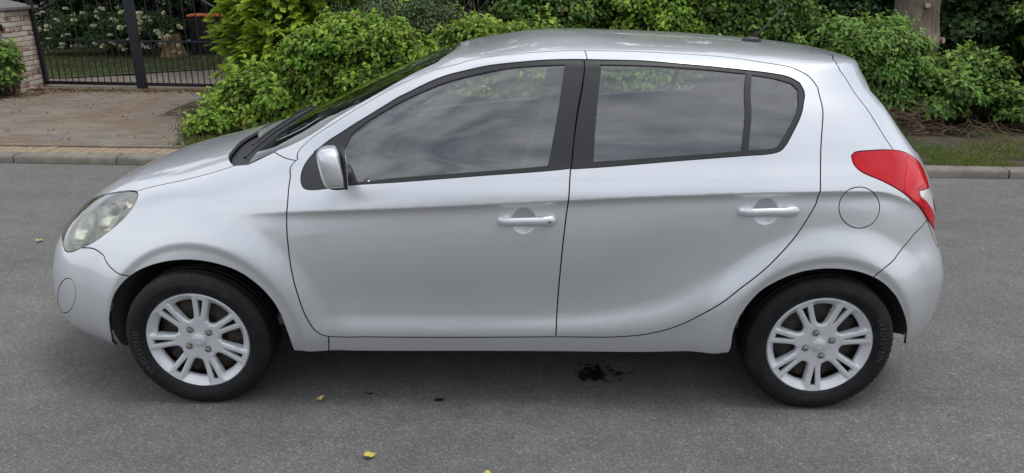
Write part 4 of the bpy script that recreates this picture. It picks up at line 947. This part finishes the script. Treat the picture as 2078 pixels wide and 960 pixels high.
def wheel_meshes():
    # --- tyre
    seg = 216; Rt = .300
    prof = [(.208,-.060),(.212,-.078),(.219,-.086),(.222,-.0855),(.226,-.0885),(.245,-.0925),(.258,-.0928),(.260,-.0915),(.272,-.0895),(.281,-.0845),(.2885,-.079),(.2945,-.073),(.2985,-.062),(.2992,-.053),(.292,-.051),(.292,-.045),(.2998,-.043),(.3003,-.020),(.292,-.018),(.292,-.010),(.3005,-.008),(.3005,0)]
    prof = prof+[(r,-y) for r, y in prof[::-1]]
    V = []; F = []; n = len(prof)
    for k in range(seg):
        g = 2*math.pi*k/seg
        for i, (r, y) in enumerate(prof):
            rr = r
            if k % 3 == 2 and r > .280 and abs(y) > .05 and abs(y) < .0846: rr = r-.0032
            if k % 3 == 1 and r > .298 and abs(y) < .05: rr = r-.002
            V.append([rr*math.cos(g+ (0 if abs(y)>.05 else y*.3)), y, rr*math.sin(g+(0 if abs(y)>.05 else y*.3))])
    for k in range(seg):
        for i in range(n-1):
            a, b = k*n, ((k+1)%seg)*n; F.append((a+i, b+i, b+i+1, a+i+1))
    V = np.array(V); z = V[:,2]; low = z < -.287
    V[:,2] = np.where(low, np.maximum(-.287+(z+.287)*.35, -HUBZ+.0005), z)
    bul = np.clip((-.18-z)/.11, 0, 1)*np.clip(1-abs(np.hypot(V[:,0],V[:,2])-.26)/.05, 0, 1); V[:,1] += np.sign(V[:,1])*bul*.004
    tyre = mesh_np('tyre', V, F, MATS['tyre_rubber']); autosmooth(tyre, 40)
    # --- wheel cover
    Rc = .2135; holes = []; N7 = 7; st = 2*math.pi/N7
    def pol(r, a): return (r*math.cos(a), r*math.sin(a))
    eo = lambda r: np.interp(r, [.05,.085,.10,.13,.155,.19,.22], [.034,.027,.0235,.0252,.0285,.0325,.036])     # outer flank of a spoke pair
    es = lambda r: np.interp(r, [.10,.115,.15,.186], [.0012,.0032,.0078,.0115])                       # slot half width
    for k in range(N7):
        a0 = k*st
        rs = np.linspace(.104,.186,9)
        sl = [pol(r, a0+math.asin(es(r)/r)) for r in rs]+[pol(r, a0-math.asin(es(r)/r)) for r in rs[::-1]]
        holes.append(sl)
        am = a0+st/2; L1 = []
        rs = np.linspace(.104,.176,8)
        hw = lambda r: st/2-math.asin((eo(r)+.003)/r)
        for r in rs: L1.append((r, hw(r)))
        sc = [pol(.0885, am-hw(.104)*.0), ]
        sc = [pol(.0885, am)]+[pol(.0905, am+hw(.104)*.45), pol(.0955, am+hw(.104)*.8)]+[pol(r, am+h) for r, h in L1]
        sc += [pol(.1775, am+hw(.176)*q) for q in (.6,.2,-.2,-.6)]
        sc += [pol(r, am-h) for r, h in L1[::-1]]+[pol(.0955, am-hw(.104)*.8), pol(.0905, am-hw(.104)*.45)]
        holes.append(sc)
    pts = []; ed = []
    def ring(pp):
        b = len(pts); pts.extend(pp); ed.extend((b+i, b+(i+1)%len(pp)) for i in range(len(pp)))
    outer = [pol(Rc, 2*math.pi*i/140) for i in range(140)]; ring(outer)
    for h in holes: ring(h)
    for r in np.arange(.012, .2125, .0075):
        c = max(8, int(2*math.pi*r/.0075))
        for i in range(c): pts.append(pol(r, 2*math.pi*i/c))
    for k in range(N7):
        for sg in (-1, 1):
            for dd_ in (-.004, 0., .0022, .0045):
                for r in np.linspace(.08,.2125,34): pts.append(pol(r, k*st+sg*math.asin(min(.99,(eo(r)+dd_)/r))))
    cv, _, cf, _, _, _ = geometry.delaunay_2d_cdt([Vector(p) for p in pts], ed, [], 0, 1e-5)
    Q = np.array([(v.x, v.y) for v in cv]); T = np.array([f[:] for f in cf if len(f) == 3])
    cen = Q[T].mean(1); kill = np.hypot(cen[:,0], cen[:,1]) > Rc
    for h in holes: kill |= inside(np.array(h), cen)
    T = T[~kill]
    r = np.hypot(Q[:,0], Q[:,1]); th = np.arctan2(Q[:,1], Q[:,0]); d = (th+st/2) % st-st/2
    e = np.abs(r*np.sin(d))
    hs = -.016+.013*(r/.2)**2+.004*np.exp(-(r/.030)**6)
    hs = hs-.0035*np.clip((e-eo(r)*.62)/(eo(r)*.38), 0, 1)**2*(r > .09)-.002*np.exp(-((e-es(np.maximum(r,.1)))/.003)**2)*(r > .1)
    wall = np.interp(r, [.0,.086,.100,.172,.200,.206,.2135], [-.016,-.016,-.028,-.034,-.006,-.002,-.006])
    f = np.clip((e-eo(r))/.0045, 0, 1)*(r > .075); f = f*f*(3-2*f)
    h = hs*(1-f)+np.minimum(wall, hs)*f
    rim = np.clip((r-.200)/.005, 0, 1); h = h*(1-rim)+np.interp(r, [.2,.206,.2135], [-.003,-.001,-.007])*rim
    for k in range(4):
        a = R(45)+k*math.pi/2; dd = np.hypot(Q[:,0]-.054*math.cos(a), Q[:,1]-.054*math.sin(a))
        h = h-.006*np.clip(1-(dd-.010)/.004, 0, 1)
    used = np.unique(T); mp = -np.ones(len(Q), int); mp[used] = np.arange(len(used)); T = mp[T]; Q = Q[used]; h = h[used]
    V = np.stack([Q[:,0], -h, Q[:,1]], 1)
    a, b, c = V[T[:,0]], V[T[:,1]], V[T[:,2]]; fl = np.cross(b-a, c-a)[:,1] > 0; T[fl] = T[fl][:, ::-1]
    E = np.concatenate([T[:,[0,1]], T[:,[1,2]], T[:,[2,0]]]); ks = np.sort(E,1); kk = ks[:,0]*len(V)+ks[:,1]
    _, ii, cc = np.unique(kk, return_index=True, return_counts=True); B = E[ii[cc == 1]]; bi = np.unique(B); m2 = -np.ones(len(V), int); m2[bi] = np.arange(len(bi))
    D = V[bi]+[0,.014,0]; n0 = len(V); i0, i1 = m2[B[:,0]], m2[B[:,1]]
    F = np.concatenate([T, np.stack([B[:,1], B[:,0], n0+i0], 1), np.stack([B[:,1], n0+i0, n0+i1], 1)])
    cover = mesh_np('wheel_cover', np.concatenate([V, D]), F, MATS['cover_silver']); autosmooth(cover, 48)
    # --- steel wheel behind with hand holes
    mb = MB(); mb.lathe([(.205,.060),(.200,.0),(.196,-.03),(.203,-.055),(.208,-.060)], 64)
    mb.lathe([(.198,.02),(.180,-.012),(.150,-.022),(.120,-.030),(.085,-.018),(.05,-.016),(.012,-.016)], 64)
    for k in range(10):
        a = k*math.pi/5; mb.lathe([(.017,-.0305),(.004,-.0305)], 12, c=(.150*math.cos(a), .003, .150*math.sin(a)))
    steel = mb.build('wheel', MATS['steel_rust'], smooth=True)
    # --- nut
    mb = MB(); mb.lathe([(.0125,.010),(.0125,-.004),(.010,-.0085),(.006,-.0105),(.0005,-.011)], 6, close=False)
    mb.lathe([(.0145,-.001),(.0145,.003)], 16); nut = mb.build('wheel_nut', MATS['nut_steel']); 
    # --- centre badge: oval with slanted bar letter
    mb = MB(); mb.lathe([(.027,.004),(.027,-.0015),(.0245,-.0035),(.0005,-.0045)], 36)
    el = [(.0165*math.cos(t), -.0055, .0105*math.sin(t)) for t in np.linspace(0, 2*math.pi, 33)]
    mb.tube(el, .0013, 6, cap=False)
    mb.tube([(-.009,-.0055,-.0075),(-.0055,-.0055,.0078)], .0016, 6); mb.tube([(.0055,-.0055,-.0078),(.009,-.0055,.0075)], .0016, 6); mb.tube([(-.0075,-.0055,-.0015),(.0075,-.0055,.0015)], .0014, 6)
    badge = mb.build('centre_badge', MATS['cover_silver']); autosmooth(badge, 40)
    # --- raised lettering on the sidewall
    cu = bpy.data.curves.new('lettering', 'FONT'); cu.body = 'VREDESTEIN'; cu.size = .030; cu.extrude = .0012; cu.align_x = 'CENTER'; cu.space_character = 1.25
    co = bpy.data.objects.new('lettering', cu); COL.objects.link(co); bpy.context.view_layer.update()
    me = bpy.data.meshes.new_from_object(co.evaluated_get(bpy.context.evaluated_depsgraph_get())); bpy.data.objects.remove(co)
    v = np.zeros(len(me.vertices)*3); me.vertices.foreach_get('co', v); v = v.reshape(-1,3)
    rad = .237+v[:,1]*1.0; ang = -v[:,0]/.243
    yy = np.interp(rad, [.226,.245,.258,.272], [-.0885,-.0925,-.0930,-.0895])-.0010-v[:,2]
    me.vertices.foreach_set('co', np.stack([rad*np.cos(ang), yy, rad*np.sin(ang)], 1).astype(np.float32).ravel())
    m = mat('tyre_lettering', (.045,.045,.048), .45); me.materials.clear(); me.materials.append(m); me.update()
    let = bpy.data.objects.new('tyre_lettering', me); COL.objects.link(let)
    return tyre, cover, steel, nut, badge, let
def build_car():
    car = empty('hatchback_car'); tag(car, 'silver five-door hatchback parked side-on on the asphalt road', 'car')
    B = lambda k, n, m, **a: panel(k, n, m, car, **a)
    shell = B('body_shell', 'body_shell', 'silver_paint', both=True, depth=.03)
    bon = B('bonnet', 'bonnet', 'silver_paint', both=True)
    bf = B('bumper_front', 'front_bumper', 'silver_paint', both=True, depth=.012)
    br = B('bumper_rear', 'rear_bumper', 'silver_paint', both=True, depth=.012)
    tg = B('tailgate', 'tailgate', 'silver_paint', both=True)
    panel('rear_screen', 'rear_window', 'screen_glass', tg, both=True, gap=.001, off=-.003, depth=0)
    B('windscreen', 'windscreen', 'screen_glass', both=True, gap=.001, off=-.002, depth=0)
    cw = B('cowl', 'scuttle_panel', 'black_trim', both=True, off=-.022, gap=.001, depth=.02)
    for k in ('grille_lower', 'grille_upper'): panel(k, 'grille', 'black_gloss', bf, both=True, off=-.018, depth=.01)
    # groove lines in the scuttle, wipers
    for x0, y0, x1, y1 in ((-1.10,-.50,-.98,.12),(-1.06,.05,-.99,.62)):
        mb = MB(); z0 = 1.0
        def onw(x, y): # height of the screen surface at x,y
            zz = np.linspace(.96,1.2,100); n = SRF.nf(zz); ww = SRF.w(zz); xx = .25-(.25-SRF.xf(zz))*np.maximum(1-(abs(y)/ww)**n, 0)**(1/n)
            return float(np.interp(x, xx, zz))
        p = [(x0+(x1-x0)*t, y0+(y1-y0)*t) for t in np.linspace(0,1,8)]
        mb.tube([(x, y, onw(x,y)+.004) for x, y in p], .007, 6)
        mb.tube([(x-.012, y, onw(x,y)+.012) for x, y in p[1:6]], .005, 6)
        wp = mb.build('wiper', MATS['black_trim'], cw)
    for sd in (-1, 1):
        fe = B('fender', 'front_wing', 'silver_paint', side=sd, depth=.03)
        fl = B('fuel_flap', 'fuel_flap', 'silver_paint', side=sd, gap=.0014) if sd < 0 else B('fuel_flap', 'quarter_skin', 'silver_paint', side=sd, gap=0)
        panel('fog_lamp_cover', 'fog_lamp_cover', 'silver_paint', bf, side=sd, gap=.0012, off=-.001, depth=.01, dispf=lambda P,U,V: .0*U)
        for key, tr, gls, hi in (('door_front','trim_front',['glass_front'],0), ('door_rear','trim_rear',['glass_rear','glass_quarter'],1)):
            d = B(key, 'door', 'silver_paint', side=sd, depth=.03)
            panel(tr, 'window_frame', 'black_trim', d, side=sd, gap=.0005, off=-.003, depth=.02)
            for g in gls: panel(g, 'window' if g != 'glass_quarter' else 'quarter_window', 'side_glass', d, side=sd, gap=0, off=-.008, depth=0)
            hx, hz = HANDLES[hi]
            # pull handle: a bar bowed out over the cup
            def skin(x, z):
                V = SRF.V(np.array([z])); lo, hi_ = np.array([.3]), np.array([5.3])
                for _ in range(40):
                    mid = (lo+hi_)/2; c = SRF.base(mid, V)[0] < x; lo = np.where(c, mid, lo); hi_ = np.where(c, hi_, mid)
                x_, y_, z_ = SRF.base(lo, V); return float(y_[0]+SRF.side_nohandle(np.array([x]), np.array([z]))[0])
            x0, x1 = (-.030,.190) if hi == 0 else (.877,1.103)
            rows = []; nx = 26
            for i in range(nx+1):
                t = i/nx; x = x0+(x1-x0)*t
                e = min(t, 1-t); r = .0165*min(1, (e/.07)**.5 if e > 0 else 0)+.0006
                r *= 1+.18*sm(.72,.8,t)
                o_ = .012+.016*float(sm(0,.22,t)*(1-.55*sm(.74,.95,t)))*(1 if e > .005 else .3)
                y = skin(x, hz)+o_; zz = hz+.002*math.sin(math.pi*t)+(x-hx)*.03
                rows.append([(x, sd*(y+.62*r*math.cos(a)-.004), zz+r*math.sin(a)) for a in np.linspace(0, 2*math.pi, 14, endpoint=False)])
            V_ = [p for r_ in rows for p in r_]; F_ = [(i*14+k, i*14+(k+1)%14, (i+1)*14+(k+1)%14, (i+1)*14+k) for i in range(nx) for k in range(14)]
            h = mesh_np('handle', np.array(V_), F_, MATS['silver_paint'], d, smooth=True); autosmooth(h, 60)
            mb = MB()   # feet of the handle at both ends
            for xa in (x0+.016, x1-.022): mb.sell((xa, sd*(skin(xa,hz)+.004), hz+(xa-hx)*.03), (.020,.014,.0155), .6, .7)
            mb.build('handle_seat', MATS['silver_paint'], d, smooth=True)
            mb = MB(); xs_ = x1-.030 if hi == 0 else x1-.048
            if hi == 0: mb.sell((x1-.026, sd*(skin(x1-.02,hz)+.030), hz+.005), (.0065,.004,.0065), 1, 1, 14, 8); mb.build('keyhole', MATS['nut_steel'], d, smooth=True)
            mb = MB(); mb.tube([(xs_, sd*(skin(xs_,hz)+.012+.0145*math.cos(a)), hz+(xs_-hx)*.03+.0185*math.sin(a)) for a in np.linspace(-1.4,1.4,9)], .0009, 5); mb.build('handle_joint', MATS['gap_black'], d)
        # mirrors
        c = Vector((-.622, sd*.895, 1.044))
        def mshape(v0, v1, nv, grow=0., cut=None):
            V=[];F=[];nu=36
            f=lambda w,e: math.copysign(abs(w)**e,w)
            for j in range(nv+1):
                p=R(v0+(v1-v0)*j/nv)
                for i in range(nu):
                    t=2*math.pi*i/nu
                    x=f(math.cos(p),.55)*f(math.cos(t),.75); y=f(math.cos(p),.55)*f(math.sin(t),.6); z=f(math.sin(p),.62)
                    xx=x*(.078+grow) if x<0 else x*.030+grow*x
                    zz=z*(.088+grow)
                    xx+= .014*z*(-1) - .012
                    yy=y*(.095+grow)*(1-.10*max(z,0))
                    a_=R(17)*(1 if sd<0 else -1); xx,yy=(xx+.020)*.80,yy*.80; V.append((c.x+xx*math.cos(a_)-yy*math.sin(a_), c.y+xx*math.sin(a_)+yy*math.cos(a_), c.z+zz*.88))
            for j in range(nv):
                for i in range(nu): F.append((j*nu+i,j*nu+(i+1)%nu,(j+1)*nu+(i+1)%nu,(j+1)*nu+i))
            F.append(tuple(range(nu))[::-1]); F.append(tuple(nv*nu+i for i in range(nu)))
            return np.array(V),F
        V_,F_=mshape(-32,90,22); cap=mesh_np('door_mirror',V_,F_,MATS['silver_paint'],car); autosmooth(cap,50)
        V_,F_=mshape(-39,-33,3,.002); q=mesh_np('indicator',V_,F_,MATS['clear_lens'],cap); autosmooth(q,50)
        V_,F_=mshape(-90,-40,14); q=mesh_np('lower_shell',V_,F_,MATS['black_trim'],cap); autosmooth(q,50)
        mb=MB(); mr_=Matrix.Rotation(R(17)*(1 if sd<0 else -1),3,'Z'); mb.sell(c+mr_@Vector((.033,0,-.005)),(.007,.074,.069),.3,.5,32,12,rot=mr_); q=mb.build('mirror_rim',MATS['black_trim'],cap,smooth=True)
        mb=MB(); mb.sell(c+mr_@Vector((.038,0,-.003)),(.004,.066,.059),.3,.5,32,12,rot=mr_); q=mb.build('mirror_glass',MATS['chrome'],cap,smooth=True)
        mb=MB(); mb.tube([(c.x-.01,c.y-sd*.22,c.z-.075),(c.x-.006,c.y-sd*.14,c.z-.062),(c.x,c.y-sd*.05,c.z-.045)],[.040,.034,.026],12); q=mb.build('mirror_arm',MATS['black_trim'],cap,smooth=True)
        # lamps
        hl = panel('headlight','headlight','lamp_lens',car,side=sd,gap=.002,off=-.001,depth=.004)
        panel('headlight','housing','lamp_housing',hl,side=sd,gap=.004,depth=0,off=-.045)
        rim_ = panel('headlight','seal','rubber',hl,side=sd,gap=-.0015,off=-.012,depth=.03)
        # keep only the rim of the seal (flange): drop face triangles
        bm=bmesh.new(); bm.from_mesh(rim_.data); nface=int((PLAB==PORD.index('headlight')).sum())
        bm.faces.ensure_lookup_table(); bmesh.ops.delete(bm,geom=[f for f in bm.faces if f.index<nface-5],context='FACES'); bm.to_mesh(rim_.data); bm.free()
        for p_,n_,rr in(((-1.822,.570,.676),(-.60,.62,.50),.062),((-1.672,.600,.752),(-.50,.66,.56),.066),((-1.585,.585,.808),(-.40,.55,.73),.030)):
            n_=Vector((n_[0],sd*n_[1],n_[2])).normalized(); q=Vector((p_[0],sd*p_[1],p_[2]))-n_*.014; m3=n_.to_track_quat('Z','Y').to_matrix(); mb=MB()
            pr=[(rr*t,-.045*(1-t*t)*rr/.06) for t in np.linspace(1,.02,9)]; nn_=28
            mb.add([q+m3@Vector((r_*math.cos(2*math.pi*k/nn_),r_*math.sin(2*math.pi*k/nn_),h_)) for r_,h_ in pr for k in range(nn_)],[(i*nn_+k,i*nn_+(k+1)%nn_,(i+1)*nn_+(k+1)%nn_,(i+1)*nn_+k) for i in range(8) for k in range(nn_)])
            mb.build('reflector',MATS['reflector'],hl,smooth=True)
            mb=MB(); c_=q-n_*.030; mb.sell(c_,(.011,.011,.016),1,1,14,8,rot=m3); mb.build('bulb',MATS['clear_lens'],hl,smooth=True)
        dv_=[((-1.80,.49,.749),(-.47,.38,.79)),((-1.78,.515,.745),(-.46,.43,.77)),((-1.748,.599,.703),(-.44,.63,.64)),((-1.745,.640,.655),(-.42,.77,.49))]
        mb=MB(); mb.tube([(p_[0]-n_[0]*.02,sd*(p_[1]-n_[1]*.02),p_[2]-n_[2]*.02) for p_,n_ in dv_],.008,6); mb.build('divider',MATS['grey_plastic'],hl,smooth=True)
        def rib(P,U,V): return .004*np.exp(-((P[:,2]-.80)/.06)**2)
        tl = panel('taillight','tail_light','red_lens',car,side=sd,gap=.002,off=.002,depth=.012,dispf=rib)
        panel('brake_lens','brake_lens','brake_red',tl,side=sd,gap=.001,off=.002,depth=.006,dispf=rib)
        panel('reversing_lens','reversing_lens','clear_lens',tl,side=sd,gap=.001,off=.003,depth=.006)
    # dark lining under the skin so that shut lines read dark
    def lining():
        n1,n2=200,60; uu=np.linspace(0,SRF.UM,n1); zz=np.linspace(.24,.93,n2); UU,VV=np.meshgrid(uu,SRF.V(zz))
        P=SRF.P(UU.ravel(),VV.ravel()); Nn=SRF.N(UU.ravel(),VV.ravel()); Q=P-Nn*.034
        idx=np.arange(n1*n2).reshape(n2,n1)
        F=np.stack([idx[:-1,:-1],idx[:-1,1:],idx[1:,1:],idx[1:,:-1]],-1).reshape(-1,4)
        cx=P[F].mean(1); keep=np.ones(len(F),bool)
        for ax in(AX_F,AX_R): keep&=np.hypot(cx[:,0]-ax,cx[:,2]-HUBZ)>.40
        keep&=(cx[:,0]>-1.50)&(cx[:,0]<1.52)
        F=F[keep]
        return np.concatenate([Q,Q*[1,-1,1]]),np.concatenate([F,F[:,::-1]+len(Q)])
    V_,F_=lining(); mesh_np('inner_lining',V_,F_,MATS['gap_black'],car,smooth=True)
    # thin black strips added just under the shut lines as the gaps' shade
    for key,zl in (('door_front',.33),('door_rear',.33),('tailgate',.6),('bonnet',.6),('fender',.6),('bumper_rear',.3),('bumper_front',.3)):
        pol=cat_rom(OUT[key]); ok=(pol[:,1]>SRF.V(zl))&(pol[:,0]>.02)&(pol[:,0]<SRF.UM-.02)
        for ax in(AX_F,AX_R): ok&=np.hypot(SRF.P(pol[:,0],pol[:,1])[:,0]-ax,SRF.z(pol[:,1])-HUBZ)>.39
        # leave out stretches that run under glass or lamps
        for g in('windscreen','rear_screen','headlight','taillight','cowl','glass_front','glass_rear','trim_front','trim_rear'): ok&=~inside(cat_rom(OUT[g]),pol)
        P=SRF.P(pol[:,0],pol[:,1]); Nn=SRF.N(pol[:,0],pol[:,1])
        for sd in(-1,1):
            mb=MB(); run=[]; s3=np.array([1,sd,1.])
            for i in range(len(P)+1):
                q=(P[i%len(P)]-Nn[i%len(P)]*.0085)*s3; good=ok[i%len(P)]
                if run and (not good or np.linalg.norm(np.array(run[-1])-q)>.08):
                    if len(run)>2: mb.tube(run,.0066,6)
                    run=[]
                if good: run.append(tuple(q))
            if len(run)>2: mb.tube(run,.0066,6)
            if mb.V: mb.build('shut_line_shade',MATS['gap_black'],car)['kind']='stuff'
    # wheel arch liners and underbody
    for ax in (AX_F,AX_R):
        for sd in (-1,1):
            mb=MB(); nseg=40; lo_,hi_=((-4,192) if ax<0 else (3,184)); cx_,RR_=ARCH[0 if ax<0 else 1][:2]; prof=[(RR_+.040,.795),(RR_+.003,.74),(RR_-.004,.56),(.30,.52)]
            V_=[];F_=[]
            for k in range(nseg+1):
                a=R(lo_)+R(hi_-lo_)*k/nseg
                for r,y in prof:
                    xq,zq=cx_+r*math.cos(a),HUBZ+.003+r*math.sin(a)
                    yo=float(SRF.yat(xq,max(zq,.2))); V_.append((xq,sd*(yo-.016 if y==prof[0][1] else min(y,yo-.026)),zq))
            m_=len(prof)
            for k in range(nseg):
                for i in range(m_-1): F_.append((k*m_+i,(k+1)*m_+i,(k+1)*m_+i+1,k*m_+i+1))
            mesh_np('arch_liner',np.array(V_),F_,MATS['liner_black'],car,smooth=True)
    mb=MB(); mb.box((0,0,.235),(1.7,1.50,.05)); mb.box((0,0,.27),(3.5,1.02,.10)); mb.box((-1.70,0,.24),(.20,1.16,.05))
    mb.box((-1.26,0,.30),(.14,1.5,.10)); mb.box((1.26,0,.28),(.14,1.5,.10)); mb.build('underbody',MATS['liner_black'],car)
    # ---------------------------------------------------------------- cabin
    def seat(x,y,name,w=.50):
        s=MB(); s.sell((x,y,.60),(.27,w/2,.10),.5,.45,28,12)
        o=s.build(name,MATS['seat_cloth'],car,smooth=True)
        s=MB(); s.sell((x+.30,y,.86),(.075,w/2-.01,.32),.5,.5,28,16,rot=Matrix.Rotation(R(20),3,'Y')); s.build('backrest',MATS['seat_cloth'],o,smooth=True)
        s=MB(); s.sell((x+.44,y,1.23),(.05,.13,.085),.6,.6,20,10,rot=Matrix.Rotation(R(14),3,'Y')); s.tube([(x+.40,y-.05,1.1),(x+.43,y-.05,1.2)],.007); s.tube([(x+.40,y+.05,1.1),(x+.43,y+.05,1.2)],.007); s.build('head_restraint',MATS['seat_cloth'],o,smooth=True)
    seat(-.12,-.36,'driver_seat'); seat(-.12,.36,'passenger_seat'); 
    s=MB(); s.sell((.78,0,.60),(.26,.60,.10),.5,.25,32,12); o=s.build('rear_seat',MATS['seat_cloth'],car,smooth=True)
    s=MB(); s.sell((1.10,0,.84),(.075,.60,.28),.5,.3,32,14,rot=Matrix.Rotation(R(20),3,'Y')); s.build('backrest',MATS['seat_cloth'],o,smooth=True)
    for y in(-.34,.34):
        s=MB(); s.sell((1.22,y,1.14),(.045,.12,.06),.6,.6,20,10); s.build('head_restraint',MATS['seat_cloth'],o,smooth=True)
    s=MB(); s.sell((1.42,0,.93),(.22,.56,.012),.3,.3,24,6); s.build('parcel_shelf',MATS['dash_plastic'],car,smooth=True)
    s=MB(); s.sell((-.86,0,.84),(.24,.70,.15),.6,.25,36,14); s.sell((-.74,-.36,.98),(.10,.20,.05),.8,.6,24,10); d=s.build('dashboard',MATS['dash_plastic'],car,smooth=True)
    s=MB(); s.box((-.45,0,.55),(.6,.20,.30)); s.build('centre_console',MATS['dash_plastic'],car,bevel=.02)
    s=MB(); s.box((0.1,0,.33),(2.2,1.40,.04)); s.build('cabin_floor',MATS['dash_plastic'],car)
    # steering wheel (left-hand drive)
    rot=Matrix.Rotation(R(-62),3,'Y'); c=Vector((-.50,-.36,.97))
    s=MB(); s.tube([c+rot@Vector((.185*math.cos(t),.185*math.sin(t),0)) for t in np.linspace(0,2*math.pi,41)],.015,8,cap=False)
    for a in(0,2.3,-2.3): s.tube([c+rot@Vector((.04*math.cos(a),.04*math.sin(a),-.02)),c+rot@Vector((.18*math.cos(a),.18*math.sin(a),0))],.013,6)
    sw=s.build('steering_wheel',MATS['black_trim'],car,smooth=True)
    s=MB(); s.sell(c+rot@Vector((0,0,-.01)),(.075,.075,.025),.6,.8,24,8,rot=rot); s.build('horn_pad',MATS['grey_plastic'],sw,smooth=True)
    s=MB(); s.sell((-.28,0,1.27),(.015,.11,.03),.5,.5,20,8); s.tube([(-.30,0,1.29),(-.32,0,1.345)],.008); s.build('rear_view_mirror',MATS['dash_plastic'],car,smooth=True)
    # door cards inside
    for sd in(-1,1):
        s=MB(); s.box((.10,sd*.715,.66),(1.75,.03,.56)); s.build('door_card',MATS['dash_plastic'],car,bevel=.01)
    # aerial
    zt=1.412; s=MB(); s.sell((1.10,0,zt),(.045,.022,.020),1,.8,20,8); a_=s.build('aerial',MATS['black_trim'],car,smooth=True)
    s=MB(); s.tube([(1.105,0,zt+.012),(1.135,0,zt+.042),(1.228,0,zt+.142)],[.0055,.0045,.003],8); s.build('mast',MATS['black_trim'],a_,smooth=True)
    # ---------------------------------------------------------------- wheels
    tyre,cover,steel,nut,badge,let=wheel_meshes()
    src=[steel,tyre,cover,badge,let]
    for n,(ax,sd,ra,la) in enumerate(((AX_F,-1,R(80),R(192)),(AX_R,-1,R(64),R(8)),(AX_F,1,R(20),0),(AX_R,1,R(50),0))):
        wq=steel if n==0 else link(steel.copy())
        wq.parent=car; wq.location=(ax,sd*.7425,HUBZ); wq.rotation_euler=(0,0,0 if sd<0 else math.pi)
        for o,rot_ in((tyre,0),(cover,-ra),(badge,-(R(6) if n!=1 else R(-8))),(let,-la)):
            c_=o if n==0 else link(o.copy()); c_.parent=wq
            c_.rotation_euler=(0,rot_,0); c_.location=(0,0 if o in(tyre,let) else -.083 if o is cover else -.083+.0105,0)
        for k in range(4):
            a=R(45)+k*math.pi/2+ra
            c_=nut if (n==0 and k==0) else link(nut.copy()); c_.parent=wq; c_.location=(.054*math.cos(a),-.083+.016,.054*math.sin(a))
    return car
CAR = build_car()
